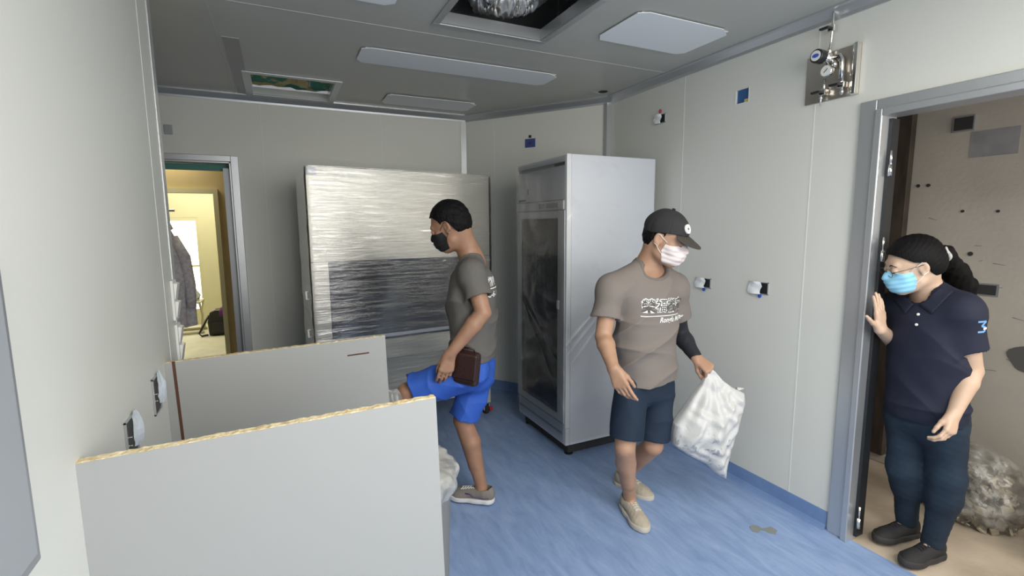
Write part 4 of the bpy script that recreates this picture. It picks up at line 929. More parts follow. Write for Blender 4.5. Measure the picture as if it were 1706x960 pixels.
def hair_short(H, me, m_, hl, th=.010, amp=.0014):
    F = Field(H.c-.17, H.c+.17, .003)
    for p, k in head_prims(H)[:1]: F.add(p, k, inf=th)
    F.add(H.ell((0, -.035, -.005), (.072+th, .076+th*.6, .075)), .02); F.disp(folds(amp, 130, 4)); F.disp(folds(amp*.6, 300, 5))
    F.clip(lambda X, Y, Z: (lambda L: (np.interp(L[1]-.10*np.abs(L[0])*0, [p[0] for p in hl], [p[1] for p in hl])-L[2])*.75)(H.loc(X, Y, Z)))
    return F.build('hair', m_, me)
hair_short(Hf, me, 'hair', [(-.12, -.075), (-.045, -.072), (-.028, -.01), (-.012, .026), (.012, .030), (.022, .020), (.030, .045), (.055, .075), (.080, .078), (.1, .075)], .009)
face_mask(Hf, me, mat('mask_black', (.008, .008, .010), .8), M['black'])
def tee(me, J, m_, hem, seed, inf=.017, sl=.62, fem=False, collar=.072, fold=.0045, hemn=None, sleeve_r=(.060, .072), h=.0046, wd=1.42, low=.113, scoop=(.070, -.008, .036), band=None, cre=()):
    ks = ['P', 'N', 'shR', 'shL', 'elR', 'elL']; pts = np.array([J[k] for k in ks]); F = Field(pts.min(0)-.22, pts.max(0)+.16, h)
    torso(F, J, inf=inf, k=.045, wd=wd*.97); P, N = J['P'], J['N']; ax = N-P
    F.add(cone(P+ax*.62, P-ax*.16, .110+inf*.4, low, J.get('pside', J['side']), wd), .05)
    def hemf(X, Y, Z):
        n_ = -U(ax) if hemn is None else U(hemn); return (X-hem[0])*n_[0]+(Y-hem[1])*n_[1]+(Z-hem[2])*n_[2]
    for q in 'RL':
        s_, e_ = J['sh'+q], J['el'+q]; end = s_+(e_-s_)*sl
        F.add(capped(s_-(e_-s_)*.02, end, sleeve_r[0], sleeve_r[1]), .03)
    up = lambda Z: np.clip(1.1-(Z-P[2])/(N[2]-P[2]), .12, 1)
    F.disp(lambda X, Y, Z, g=folds(fold, 24, seed+3, aniso=(1, 1, .6)): g(X, Y, Z)*up(Z))
    if cre: F.disp(lambda X, Y, Z, g=creases(fold*3.6, cre, seed): g(X, Y, Z)*np.clip(up(Z)*1.4, 0, 1)*np.clip((np.abs((X-N[0])*J['side'][0]+(Y-N[1])*J['side'][1])<.21)*1.0, .3, 1))
    for q in 'RL':
        s_, e_ = J['sh'+q], J['el'+q]; F.sub(mouth(s_, s_+(e_-s_)*sl, sleeve_r[1], .0145), .003)
    q = tuple(slice(0, k) for k in F.n); A_ = F.P(q)
    F.clip(lambda X, Y, Z: hemf(X, Y, Z)+.004*np.sin(X*40+seed)*np.sin(Y*37))
    nk = U(J['H']-N); fr = np.cross(J['side'], Zv); pre = F.D.copy()
    c1_, c2_ = (cone(N+nk*.012, N+nk*.2, collar, collar+.02)[0](*A_), ell(N+fr*scoop[0]+Zv*scoop[1], (collar*1.02, collar*1.02, scoop[2]))[0](*A_)); hh_ = np.clip(.035-np.abs(c1_-c2_), 0, None)/.035; c = (np.minimum(c1_, c2_)-hh_*hh_*.035*.25).astype(np.float32)
    F.D = np.maximum(F.D, -c); o = F.build('t_shirt' if not fem else 'polo_shirt', m_, me)
    if band: F.D = np.maximum(np.maximum(pre-.0022, -c+.0015), c-.014); F.D = np.where(A_[2] < N[2]-.14, 1, F.D).astype(np.float32); F.build('collar_band', band, o)
    return o
hemc = at(788, 597, 2.50+D)
sh1 = tee(me, J, 'tee1', hemc, 11, inf=.006, fold=.0045, low=.100, hemn=-Zv+SIDE*.10, cre=[((.2, .1, 1), 6, .8), ((.8, -.5, .7), 5, 1), ((-.7, .5, .8), 6, .9)], band='tee1')
def shorts(me, J, m_, top, endR, endL, seed, rr=(.098, .100), fold=.005, wd=1.40, h=.0046, waist=.104):
    ks = ['P', 'hipR', 'hipL', 'knR', 'knL']; pts = np.array([J[k] for k in ks]); F = Field(pts.min(0)-.22, pts.max(0)+.22, h); P = J['P']; ax = J['N']-P; sd = J.get('pside', J['side'])
    F.add(cone(P+ax*.26, P-ax*.12, waist-.006, waist, sd, wd), .04)
    for q, e in (('R', endR), ('L', endL)):
        hp, kn = J['hip'+q], J['kn'+q]; F.add(capped(hp+(hp-kn)*.02, hp+(kn-hp)*e, rr[0], rr[1]), .03)
    F.disp(folds(fold, 22, seed)); F.disp(creases(fold*1.3, [((.3, .2, 1), 7, 1), ((1, -.6, .5), 8, .8), ((-.8, .4, .6), 6, .8)], seed+1))
    for q, e in (('R', endR), ('L', endL)): F.sub(mouth(J['hip'+q], J['hip'+q]+(J['kn'+q]-J['hip'+q])*e, rr[1], .014, .03), .003)
    n_ = U(ax); F.clip(lambda X, Y, Z: (X-top[0])*n_[0]+(Y-top[1])*n_[1]+(Z-top[2])*n_[2])
    return F.build('shorts', m_, me)
shorts(me, J, 'blue_shorts', J['P']+(J['N']-J['P'])*.2, .95, .93, 21, rr=(.092, .086), fold=.006)
def vans(up_, tf, sz, F):
    for sx in (-1, 1):
        pts = [(-.050, .040), (-.02, .036), (.02, .034), (.045, .046), (.06, .054), (.085, .052)]
        P_ = []
        for y, z in pts:
            j_ = int(round((y-F.lo[1])/F.h)); k = int(round((z-F.lo[2])/F.h)); col = F.D[:, j_, k]; ii = np.nonzero(col < 0)[0]
            if len(ii): P_.append(tf(((F.ax[0][ii[-1]]+.002) if sx > 0 else (F.ax[0][ii[0]]-.002), y, z)))
        if len(P_) > 2: MB().tube(P_, .0035, 8).build('side_stripe', purp, up_, smooth=True)
    laces(M['rubber_w'], 5)(up_, tf, sz, F)
purp = mat('purple_stripe', (.10, .04, .16), .6)
s1 = shoe(me, J['anR'], J['toeR'], Zv, mat('shoe_grey', (.20, .18, .16), .8, bump=.2, bscale=150), M['rubber_w'], 1.0, 'canvas', vans); s1['label'] = 'grey and white sneaker with purple side stripe'
shoe(me, J['anL'], J['toeL'], Zv, bpy.data.materials['shoe_grey'], M['rubber_w'], 1.0, 'canvas', vans)
nx_ = U(HEAD*.80+SIDE*.60); px_ = np.cross(Zv, -fw)   # across the back
bx_ = U(np.cross(Zv, -fw)) ; bx_ = -bx_ if np.dot(bx_, HEAD) < 0 else bx_
bc = J['N']-Zv*.145+fw*-.05
tb = mat('x', (0, 0, 0))
print_on(sh1, me, '榮福搬家', bc+Zv*.028-bx_*.030, bx_, Zv, .050, M['print_white'], offset=.0012, name='back_lettering')
print_on(sh1, me, '', bc-Zv*.004-bx_*.030, bx_, Zv, .2, M['print_white'], pts=bar_pts(.21, .005), name='back_underline')
print_on(sh1, me, '0)(C-6-1', bc-Zv*.035-bx_*.030, bx_, Zv, .042, M['print_white'], offset=.0008, name='back_number')
# low box under the raised foot
fz = J['anL'][2]-.085
t = thing('storage_box', 'low grey box under the raised foot behind the white boards', 'box', (J['anL'][0]-.08, J['anL'][1]+.02, 0))
MB().box(-.20, .16, -.14, .14, .0, fz-.012).build('box_body', mat('box_grey', (.35, .36, .36), .6), t, bevel=.008); MB().box(-.21, .17, -.15, .15, fz-.012, fz-.001).build('box_lid', bpy.data.materials['box_grey'], t, bevel=.004)
# clear bag near the raised knee
kb_ = at(655, 668, 2.30)
FB = Field(kb_-.12, kb_+.12, .005); FB.add(ell(kb_, (.05, .045, .055)), .01); FB.disp(folds(.007, 50, 3))
M['clear_bag'] = film('clear_bag', tint=(.62, .60, .56), lo=.35, hi=.7, amax=.42, amin=.08, rough=.25, scale=9, stretch=(1, 1, 1), bump=.5, bscale=10, dist=.02, refl=.8)
tag(FB.build('plastic_bag', 'clear_bag'), 'small crumpled clear plastic bag between the boards near the raised knee', 'bag')
# belt pouch
pc = at(778, 613, 2.30+D); pf = Frame(pc, -J['side']*-1, Zv+SIDE*.10); pf = Frame(pc, J['side'], Zv+SIDE*.12, 1.12)
FP = Field(pc-.14, pc+.14, .0035)
def rbox(Fr, c_, hx, hy, hz, r_):
    c0 = Fr.p(*c_)
    def fn(X, Y, Z):
        L = Fr.loc(X, Y, Z); q = [np.abs(L[i]-c_[i])*Fr.s-h_*Fr.s+r_ for i, h_ in enumerate((hx, hy, hz))]
        return np.sqrt(sum(np.clip(a, 0, None)**2 for a in q))+np.minimum(np.maximum(np.maximum(q[0], q[1]), q[2]), 0)-r_
    R_ = Fr.s*math.sqrt(hx*hx+hy*hy+hz*hz); return fn, c0-R_, c0+R_
t = thing('belt_pouch', 'dark brown leather pouch on the hip of the man in blue shorts', 'pouch', tuple(pc))
FP.add(rbox(pf, (0, 0, 0), .060, .024, .078, .022), .004); o_ = FP.build('pouch_body', 'leather', t)
FP = Field(pc-.14, pc+.14, .0035); FP.add(rbox(pf, (0, .022, .012), .056, .010, .062, .010), .004); FP.build('pouch_flap', 'leather', t)
MB().tube([tuple(pf.p(x, .0325, -.049)-pc) for x in (-.045, -.02, .02, .045)], .002, 6).build('flap_seam', 'black', t)
MB().tube([tuple(pf.p(-.03, .0, .075)-pc), tuple(pf.p(-.028, .006, .092)-pc), tuple(pf.p(.028, .006, .092)-pc), tuple(pf.p(.03, 0, .075)-pc)], .005, 8).build('pouch_loop', 'leather', t, smooth=True)

# ---------------------------------------------------------------- man in the middle (cap, carrying the sack)
J = dict(P=at(1075, 625, 2.44), N=at(1078, 446, 2.43), H=at(1109, 397, 2.36), shR=at(1018, 480, 2.33), shL=at(1124, 477, 2.50), elR=at(1005, 560, 2.29), wrR=at(1022, 614, 2.15),
         elL=at(1133, 556, 2.60), wrL=at(1161, 597, 2.45), hipR=at(1051, 640, 2.39), hipL=at(1096, 640, 2.47), knR=at(1041, 745, 2.31), knL=at(1088, 742, 2.42), anR=at(1049, 829, 2.47), anL=at(1042, 790, 2.74))
fw = U(SIDE*.52-HEAD*.85); J['side'] = U(J['shL']-J['shR']); J['pside'] = U(J['hipL']-J['hipR'])
J['toeR'] = U(-HEAD+SIDE*.22); J['toeL'] = U(SIDE*.62-HEAD*.75-Zv*.30); J['backR'] = HEAD; J['backL'] = U(HEAD-SIDE*.3)
seg('man2', J, BONES); Hf = Frame(J['H'], SIDE*.72-HEAD*.60-Zv*.34, Zv+SIDE*.22-HEAD*.2, 1.0)
me = person('person in black cap, pale mask and taupe T-shirt walking with a white sack', (J['anR'][0], J['anR'][1], 0))
F = bodyfield(J, Hf)
hand(F, J['wrR'], U(at(1040, 655, 2.10)-J['wrR']), HEAD*.75+SIDE*.5, True, (.32, .42, .30), 1.0, .015, (.9, .35, .40), .3, icurl=(.18, .25, .15))
gd = U(at(1180, 613, 2.40)-J['wrL']); hand(F, J['wrL'], gd, -Zv*.7+HEAD*.5, False, (1.25, 1.35, .9), .98, .02, (.7, .35, .75), .5)
F.build('body', 'skin2', me); eyes(Hf, me)
hair_short(Hf, me, 'hair', [(-.12, -.062), (-.05, -.058), (-.030, -.01), (-.012, .022), (.012, .028), (.02, .015), (.028, .05), (.1, .06)], .005)
face_mask(Hf, me, M['mask_pale'], M['loop'])
# cap
FC = Field(Hf.c-.2, Hf.c+.22, .0032)
FC.add(Hf.ell((0, -.012, .042), (.088, .110, .096)), .01); FC.disp(lambda X, Y, Z: folds(.0012, 50, 8)(X, Y, Z))
FC.disp(lambda X, Y, Z: (lambda L: .0012*np.exp(-(np.arctan2(L[0], L[1]+.012)*3/PI-np.round(np.arctan2(L[0], L[1]+.012)*3/PI))**2/.0012))(Hf.loc(X, Y, Z)))
FC.clip(lambda X, Y, Z: (lambda L: (np.interp(L[1], [-.12, -.06, .0, .06, .1], [.008, .012, .030, .042, .044])-L[2]))(Hf.loc(X, Y, Z)))
M['cap'] = mat('cap_black', (.022, .022, .024), .85, bump=.15, bscale=250); cap = FC.build('cap', 'cap', me)
FB = Field(Hf.c-.2, Hf.c+.24, .0030)
def brim(X, Y, Z):
    x, y, z = Hf.loc(X, Y, Z); zs = .046-1.7*x*x*(1+(y-.06)*2)-.35*np.clip(y-.07, 0, 1); r_ = np.sqrt((x/.083)**2+((y-.065)/.108)**2)
    return np.maximum(np.maximum(np.abs(z-zs)-.0028, (r_-1)*.08), .055+.0-y+np.clip(np.abs(x)-.03, 0, 1)*.5)
FB.add((brim, Hf.c-.24, Hf.c+.24), .003); FB.build('brim', mat('brim_cloth', (.050, .043, .036), .85), cap)
MB().lathe([(.008, 0), (.010, .004), (.004, .007)], tuple(Hf.p(0, -.012, .138)-wl(me)), tuple(Hf.z), 12).build('cap_button', 'cap', cap, smooth=True)
bc = Hf.p(.014, .091, .080); bn = U(Hf.y*.86+Hf.z*.5+Hf.x*.10)
MB().lathe([(.001, -.006), (.0225, -.006), (.0225, .0012), (.001, .0018)], tuple(bc-wl(me)), tuple(bn), 28).build('cap_badge', 'print_white', cap)
MB().lathe([(.001, -.002), (.006, -.002), (.006, .0030), (.001, .0034)], tuple(bc-wl(me)), tuple(bn), 6).build('badge_star', 'print_dark', cap)
ring = [tuple(bc+bn*.0024+(U(np.cross(bn, Hf.x))*math.cos(a)+Hf.x*math.sin(a))*.0125-wl(me)) for a in [2*PI*k/24 for k in range(25)]]
MB().tube(ring, .0009, 5).build('badge_ring', mat('badge_grey', (.4, .4, .4), .7), cap)
hemc = at(1072, 634, 2.42)
sh2 = tee(me, J, 'tee2', hemc, 31, inf=.012, fold=.006, hemn=-U(J['N']-J['P'])+SIDE*.05, collar=.068, low=.114, wd=1.42, cre=[((.2, .1, 1), 6, .8), ((.8, -.5, .7), 5, 1), ((-.7, .5, .8), 6, .9)], band=mat('taupe_rib', (.155, .135, .12), .9))
# collar band
nk = U(J['H']-J['N'])
shorts(me, J, 'navy_shorts', J['P']+(J['N']-J['P'])*.2, .86, .90, 41, rr=(.084, .086), fold=.004)
# black sleeve on the left forearm
sv = [cone(J['shL']+(J['elL']-J['shL'])*.5, J['elL'], .047, .0425), cone(J['elL'], J['elL']+(J['wrL']-J['elL'])*.3, .0415, .0435), cone(J['elL']+(J['wrL']-J['elL'])*.3, J['elL']+(J['wrL']-J['elL'])*.92, .0435, .031)]
F = tubefield(sv, .02, .004); F.disp(folds(.0014, 70, 2)); F.build('arm_sleeve', 'black_cloth', me)
cream = mat('shoe_cream', (.42, .37, .29), .85, bump=.2, bscale=120)
def elastic(up_, tf, sz, F):
    MB().add([tf((x, y, sz(y, x)+.0016)) for y in [.045+.01*i for i in range(7)] for x in (-.016, -.008, 0, .008, .016)], [(i*5+k, i*5+k+1, (i+1)*5+k+1, (i+1)*5+k) for i in range(6) for k in range(4)]).build('tongue', mat('tongue_white', (.55, .52, .45), .7) if 'tongue_white' not in bpy.data.materials else bpy.data.materials['tongue_white'], up_, smooth=True)
    laces(bpy.data.materials['tongue_white'], 4)(up_, tf, sz, F)
shoe(me, J['anR'], J['toeR'], Zv, cream, mat('sole_cream', (.50, .46, .40), .7), .98, 'canvas', elastic)
shoe(me, J['anL'], J['toeL'], U(Zv-0*HEAD), cream, bpy.data.materials['sole_cream'], .98, 'canvas', elastic)
# chest print
cx3 = J['side']; cc = (J['shR']+J['shL'])/2-Zv*.105+fw*.05
tx_ = U(cx3); ctr = at(1098, 495, 2.34)
ctr = cc+tx_*.040; ty_ = Zv+tx_*.07
print_on(sh2, me, '榮福搬家', ctr+Zv*.022, tx_, ty_, .068, M['print_white'], offset=.0036, off=.0024, name='chest_lettering_outline')
print_on(sh2, me, '榮福搬家', ctr+Zv*.022, tx_, ty_, .068, M['print_dark'], offset=.0002, off=.0042, name='chest_lettering')
print_on(sh2, me, '', ctr-Zv*.024, tx_, ty_, .2, M['print_white'], pts=bar_pts(.275, .004), name='chest_underline')
print_on(sh2, me, 'Rongfu Moving', ctr-Zv*.046+tx_*.070, tx_, ty_, .036, M['print_white'], offset=.0006, shear=.25, name='chest_small_lettering')

# white sack
gp = at(1184, 617, 2.40); sc_ = 2.44/812
pl = [(1180, 612), (1190, 618), (1205, 634), (1224, 647), (1243, 656), (1244, 672), (1237, 705), (1225, 745), (1219, 775), (1217, 800), (1200, 790), (1180, 772), (1150, 757), (1122, 738), (1121, 720), (1122, 702), (1135, 685), (1152, 660), (1168, 640)]
U2 = lambda px, py: ((px-1184)*sc_*1.0, -(py-617)*sc_*1.06)
poly = [U2(*p) for p in pl]; sx = U(SIDE*.97-HEAD*.24*-1*0+HEAD*.10); sn = np.cross(sx, Zv)      # plane of the sack
gp = gp+np.cross(sx, Zv)*0
t = thing('woven_sack', 'white woven plastic sack hanging from the capped mans hand', 'sack', tuple(gp))
n_ = Frame(gp, np.cross(Zv, sx)*1.0, Zv)
def sackf(X, Y, Z):
    L = n_.loc(X, Y, Z); u, w_, v = L[0], L[1], L[2]; u, v = np.broadcast_arrays(u, v); u = u; d = np.full(u.shape, 1e9); ins = np.zeros(u.shape, bool); m = len(poly)
    for i in range(m):
        a = poly[i]; b = poly[(i+1) % m]; ex, ey = b[0]-a[0], b[1]-a[1]; wx, wy = u-a[0], v-a[1]; tt = np.clip((wx*ex+wy*ey)/(ex*ex+ey*ey), 0, 1)
        d = np.minimum(d, (wx-ex*tt)**2+(wy-ey*tt)**2); c_ = (a[1] > v) != (b[1] > v); ins ^= c_ & (u < (b[0]-a[0])*(v-a[1])/((b[1]-a[1])+1e-12)+a[0])
    sd = np.sqrt(d)*np.where(ins, -1, 1); ang = np.arctan2(u, -v+.02); rad = np.sqrt(u*u+v*v); dep = np.clip(-sd/.16, 0, 1)
    th = .012+.105*np.sqrt(dep)*np.clip(rad/.25, .12, 1)+.0085*np.sin(ang*19+4*rad)*np.clip(rad*5, 0, 1)*np.clip(1.5-rad*2.2, .15, 1)*np.clip(-sd*30, 0, 1)+.004*np.sin(u*60+v*35+3*np.sin(v*30))*np.clip(-sd*30, 0, 1)+.004*np.sin(v*75-u*42+2*np.sin(u*40))*np.clip(-sd*30, 0, 1)
    return np.maximum(sd, (np.abs(w_)-th)*.7)
M['sack'] = mat('woven_plastic', (.56, .56, .55), .42, bump=.25, bscale=200)
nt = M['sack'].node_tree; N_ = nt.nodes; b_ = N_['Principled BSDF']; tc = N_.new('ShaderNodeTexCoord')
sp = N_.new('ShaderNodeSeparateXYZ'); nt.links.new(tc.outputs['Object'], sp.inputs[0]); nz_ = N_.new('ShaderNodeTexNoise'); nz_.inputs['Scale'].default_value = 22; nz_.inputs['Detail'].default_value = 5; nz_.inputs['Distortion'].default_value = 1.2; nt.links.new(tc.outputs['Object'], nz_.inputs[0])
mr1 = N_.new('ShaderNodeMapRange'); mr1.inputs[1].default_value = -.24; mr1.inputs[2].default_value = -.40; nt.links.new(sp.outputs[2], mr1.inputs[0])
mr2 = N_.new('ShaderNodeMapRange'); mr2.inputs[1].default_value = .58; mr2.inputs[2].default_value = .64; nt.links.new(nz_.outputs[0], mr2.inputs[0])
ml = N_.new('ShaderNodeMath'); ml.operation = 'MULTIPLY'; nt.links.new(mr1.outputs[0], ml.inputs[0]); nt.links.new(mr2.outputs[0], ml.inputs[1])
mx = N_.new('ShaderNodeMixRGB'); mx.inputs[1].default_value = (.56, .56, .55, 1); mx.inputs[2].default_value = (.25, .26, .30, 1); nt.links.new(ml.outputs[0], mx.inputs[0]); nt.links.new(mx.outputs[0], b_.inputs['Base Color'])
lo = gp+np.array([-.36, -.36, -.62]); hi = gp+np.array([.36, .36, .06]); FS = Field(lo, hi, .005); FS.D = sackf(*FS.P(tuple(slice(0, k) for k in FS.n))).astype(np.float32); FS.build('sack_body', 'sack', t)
e = [n_.p(U2(1240, 656)[0], 0, U2(1240, 656)[1]), n_.p(U2(1233, 650)[0], .0, U2(1233, 650)[1]), n_.p(U2(1247, 651)[0], .01, U2(1247, 651)[1])]
MB().tube([tuple(q-gp) for q in (e[1], e[2])], [.010, .004], 8).build('sack_ear', 'sack', t, smooth=True)

# ---------------------------------------------------------------- woman in the doorway
J = dict(P=at(1541, 672, 2.13), N=at(1549, 492, 2.13), H=at(1521, 441, 2.12), shL=at(1603, 516, 2.00), shR=at(1497, 508, 2.27), elL=at(1620, 618, 1.99), wrL=at(1589, 690, 1.95),
         elR=at(1503, 583, 2.37), hipL=at(1572, 695, 2.05), hipR=at(1512, 690, 2.20), knL=at(1578, 795, 2.04), knR=at(1506, 782, 2.17), anL=at(1554, 903, 2.075), anR=at(1511, 868, 2.225))
J['wrR'] = on_y(1467, 549, 1.225)
wv = U(HEAD*.77+SIDE*.64); J['side'] = U(J['shL']-J['shR']); J['pside'] = U(J['hipL']-J['hipR']); fw = U(np.cross(J['side'], Zv))
J['toeL'] = U(-SIDE*.95-HEAD*.30); J['toeR'] = U(-SIDE*.95-HEAD*.22); J['backL'] = -J['toeL']; J['backR'] = -J['toeR']
seg('woman', J, BONES); Hf = Frame(J['H'], -SIDE*.88+HEAD*.24-Zv*.32, Zv-SIDE*.30, .97)
me = person('person in navy polo shirt, navy jeans and blue mask leaning in the right doorway', (J['anL'][0], J['anL'][1], 0))
F = bodyfield(J, Hf, fem=True, s=.93)
hand(F, J['wrL'], U(at(1577, 745, 1.90)-J['wrL']), U(-SIDE*.25+HEAD*.85), False, (.45, .6, .45), .92, .01, (.9, .35, .35), .3)
hand(F, J['wrR'], U(Zv*.95-SIDE*.12), np.array([0, 1, 0.]), True, (.04, .06, .05), .92, .05, (.55, .75, .0), .1)
F.build('body', 'skin3', me); eyes(Hf, me)
face_mask(Hf, me, M['mask_blue'], M['loop'], True)
# glasses
gm = mat('glasses_dark', (.03, .03, .03), .3)
g_ = MBp([Hf.p(.033+.024*math.cos(a), .108, .0-.019*math.sin(a)) for a in [2*PI*k/20 for k in range(21)]], .0009, me, 6)
for pts in ([Hf.p(-.033+.024*math.cos(a), .108, .0-.019*math.sin(a)) for a in [2*PI*k/20 for k in range(21)]], [Hf.p(-.010, .109, .004), Hf.p(.010, .109, .004)], [Hf.p(-.057, .106, .004), Hf.p(-.074, .06, .006), Hf.p(-.082, -.01, .010)], [Hf.p(.057, .106, .004), Hf.p(.074, .06, .006), Hf.p(.082, -.01, .010)]):
    g_.tube([tuple(np.asarray(p)-wl(me)) for p in pts], .0012, 6)
g_.build('glasses', gm, me, smooth=True)
# hair
FH = Field(Hf.c-.2, Hf.c+.2, .0032)
FH.add(head_prims(Hf, True)[0][0], .01, inf=.013); FH.add(Hf.ell((0, -.045, -.005), (.078, .082, .080)), .02)
FH.disp(lambda X, Y, Z: (lambda L: .0006*np.sin(L[2]*330+L[1]*160+3*np.sin(L[1]*30)))(Hf.loc(X, Y, Z)))
FH.clip(lambda X, Y, Z: (lambda L: (np.interp(L[1], [-.12, -.05, -.030, -.016, .0, .025, .055, .085], [-.060, -.060, -.035, .018, .022, .030, .058, .082])-L[2])*.75)(Hf.loc(X, Y, Z)))
hr = FH.build('hair', 'hair', me)
b0 = Hf.p(.0, -.125, .010); pts = [Hf.p(0, -.085, .012), b0, at(1592, 455, 2.20), at(1607, 478, 2.22), at(1612, 505, 2.21)]
FT = tubefield([cone(pts[0], pts[1], .030, .026), cone(pts[1], pts[2], .030, .046), cone(pts[2], pts[3], .046, .042), cone(pts[3], pts[4], .042, .022)], .03, .0038, .04)
FT.disp(folds(.003, 120, 5, aniso=(1, 1, .3))); FT.build('ponytail', 'hair', hr)
ax_ = U(pts[1]-pts[0]); a_ = U(np.cross(ax_, Zv)); b_2 = np.cross(ax_, a_)
MBp([pts[1]+(a_*math.cos(t_)+b_2*math.sin(t_))*.029+ax_*.004*math.sin(3*t_) for t_ in [2*PI*k/24 for k in range(25)]], .008, me).build('hair_tie', mat('hair_tie', (.45, .44, .42), .7), hr, smooth=True)
hemc = at(1538, 700, 2.08)
polo = tee(me, J, 'navy', hemc, 51, inf=.014, sl=.66, fem=True, collar=.055, fold=.0035, sleeve_r=(.058, .070), wd=1.36, low=.108, scoop=(.065, -.004, .026), cre=[((.2, .1, 1), 6, .8), ((.8, -.5, .7), 5, .8)])
# collar flaps and placket
N0 = J['N']; nk = U(J['H']-N0)
tb = BVHTree.FromPolygons([v.co+me.location for v in polo.data.vertices], [p.vertices for p in polo.data.polygons])
def flap(cs):
    n = 8; mb = MB(); vs = []
    for i in range(n+1):
        for k in range(n+1):
            u, v = i/n, k/n; p = [(cs[0][j]*(1-u)+cs[1][j]*u)*(1-v)+(cs[3][j]*(1-u)+cs[2][j]*u)*v for j in (0, 1)]
            hh = tb.ray_cast(Vector((0, 0, CAM_H)), Vector(ray_dir(*p)).normalized())
            if hh[0] is None: hh = (Vector(at(*p, 2.1)), Vector((0, -1, 0)))
            vs.append(hh[0]+hh[1].normalized()*(.004+.006*(1-v))-me.location)
    o = mb.add(vs, [(i*(n+1)+k, (i+1)*(n+1)+k, (i+1)*(n+1)+k+1, i*(n+1)+k+1) for i in range(n) for k in range(n)]).build('collar', 'navy', polo, smooth=True)
    md = o.modifiers.new('s', 'SOLIDIFY'); md.thickness = .004
flap([(1533, 508), (1567, 480), (1588, 486), (1552, 524)]); flap([(1524, 508), (1501, 492), (1490, 498), (1508, 523)])
for k, (px, py) in enumerate([(1530, 524), (1527, 541)]):
    o0 = Vector((0, 0, CAM_H)); d0 = Vector(ray_dir(px, py)).normalized(); h0 = tb.ray_cast(o0, d0)
    if h0[0] is not None: MB().lathe([(.001, -.001), (.0058, -.001), (.0058, .0022), (.004, .003), (.001, .0026)], tuple(h0[0]-me.location), tuple(h0[1]), 16).build('button', 'print_white', polo)
# sleeve emblem
d0 = Vector(ray_dir(1637, 545)).normalized(); h0 = tb.ray_cast(Vector((0, 0, CAM_H)), d0)
if h0[0] is not None:
    c0 = np.array(h0[0]); nn0 = U(-np.array(d0)*[1, 1, 0]+SIDE*.3); ex = np.cross(Zv, nn0); lb = mat('emblem_light_blue', (.16, .36, .70), .6)
    def strokes(lst, w_):
        v = []; f = []
        for (x0, y0_), (x1, y1_) in lst:
            n = 6; dx, dy = x1-x0, y1_-y0_; L_ = math.hypot(dx, dy); px_, py_ = -dy/L_*w_/2, dx/L_*w_/2; b = len(v)
            for i in range(n+1): u = i/n; v += [(x0+dx*u-px_, y0_+dy*u-py_), (x0+dx*u+px_, y0_+dy*u+py_)]
            f += [(b+2*i, b+2*i+2, b+2*i+3, b+2*i+1) for i in range(n)]
        return v, f
    print_on(polo, me, '', c0, ex, Zv, .1, lb, pts=strokes([((-.020, .022), (.010, .024)), ((.010, .024), (-.004, .004)), ((-.004, .004), (.012, -.002)), ((.012, -.002), (.010, -.020)), ((.010, -.020), (-.014, -.022))], .0075), name='sleeve_emblem')
    print_on(polo, me, '', c0, ex, Zv, .1, M['print_white'], pts=strokes([((.004, -.008), (.018, -.006))], .009), off=.003, name='sleeve_emblem_mark')
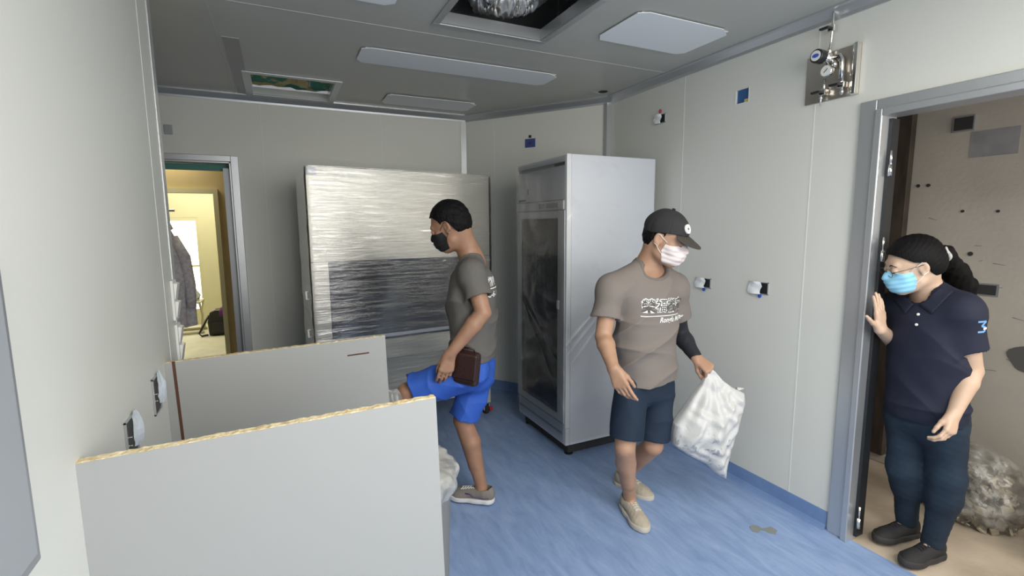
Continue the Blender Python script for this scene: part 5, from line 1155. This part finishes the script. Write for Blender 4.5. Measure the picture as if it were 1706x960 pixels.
# jeans
ks = ['P', 'hipR', 'hipL', 'knR', 'knL', 'anR', 'anL']; pa = np.array([J[k] for k in ks]); FJ = Field(pa.min(0)-.2, pa.max(0)+.2, .0046)
P = J['P']; ax = J['N']-P; FJ.add(cone(P+ax*.12, P-ax*.14, .112, .114, J['pside'], 1.36), .04)
for q in 'RL':
    hp, kn, an, bk = J['hip'+q], J['kn'+q], J['an'+q], J['back'+q]
    FJ.add(cone(hp, kn, .088, .061), .035); m_ = kn+(an-kn)*.3+bk*.012; FJ.add(cone(kn, m_, .058, .058), .05); FJ.add(cone(m_, an-Zv*.01, .057, .043), .05)
for q in 'RL':
    an = J['an'+q]; FJ.sub((lambda X, Y, Z, a=an: np.maximum(np.sqrt((X-a[0])**2+(Y-a[1])**2)-.10, Z-(a[2]-.012)), an-.12, an+.06), .003)
FJ.disp(folds(.0022, 24, 61)); FJ.disp(folds(.0012, 60, 62)); FJ.build('jeans', 'denim', me)
blk = mat('shoe_black', (.018, .017, .018), .8, bump=.2, bscale=120); bs = mat('sole_black', (.028, .026, .025), .7)
for q in 'LR': shoe(me, J['an'+q], J['toe'+q], Zv, blk, bs, .93, 'black', laces(M['black_cloth'], 4))

# ---------------------------------------------------------------- debris bags in the side room
M['debris'] = mat('debris_chips', (.50, .44, .33), .9, col2=(.22, .19, .16), cscale=14, cdetail=6)
def debris_bag(c_, rx, ry, hz, label, fill, seed, inner='debris'):
    c_ = np.array(c_, float); t = thing('rubbish_bag', label, 'bag', tuple(c_), group=None)
    F = Field(c_+[-rx-.06, -ry-.08, -.01], c_+[rx+.06, ry+.08, hz+.06], .007)
    F.add(ell(c_+[0, 0, hz*.30], (rx, ry, hz*.36)), .05); F.add(ell(c_+[0, -.01, hz*.62], (rx*.72, ry*.82, hz*.40)), .08); F.add(cone(c_+[0, -ry*.5, .05], c_+[0, ry*.85, .05], .05), .06)
    F.disp(folds(.010, 22, seed)); F.disp(folds(.005, 55, seed+1)); F.clip(lambda X, Y, Z: .003-Z+0*X*Y); F.build('bag_film', 'clear_bag', t)
    r = random.Random(seed); mb = MB()
    for k in range(650):
        a = r.uniform(0, 2*PI); q = math.sqrt(r.random())*.84; zz = r.random()**1.1*fill; sc__ = 1-.55*(zz/hz)**2
        x, y, z = rx*q*math.cos(a)*sc__, ry*q*math.sin(a)*sc__, .018+zz; s_ = r.uniform(.008, .026)
        R_ = Matrix.Rotation(r.uniform(0, 6), 3, Vector((r.random()-.5, r.random()-.5, r.random()-.5)).normalized() if True else 'X')
        mb.box(x-s_, x+s_, y-s_*.7, y+s_*.7, z-s_*.25, z+s_*.25, R_, (x, y, z))
    o = mb.build('bag_filling', inner, t); o['kind'] = 'stuff'; return t
debris_bag((3.20, 1.13, 0), .17, .215, .40, 'clear rubbish bag of beige debris on the side room floor behind the woman', .25, 3)
debris_bag((3.17, .66, 0), .17, .19, .42, 'second rubbish bag at the right picture edge in the side room', .30, 9)
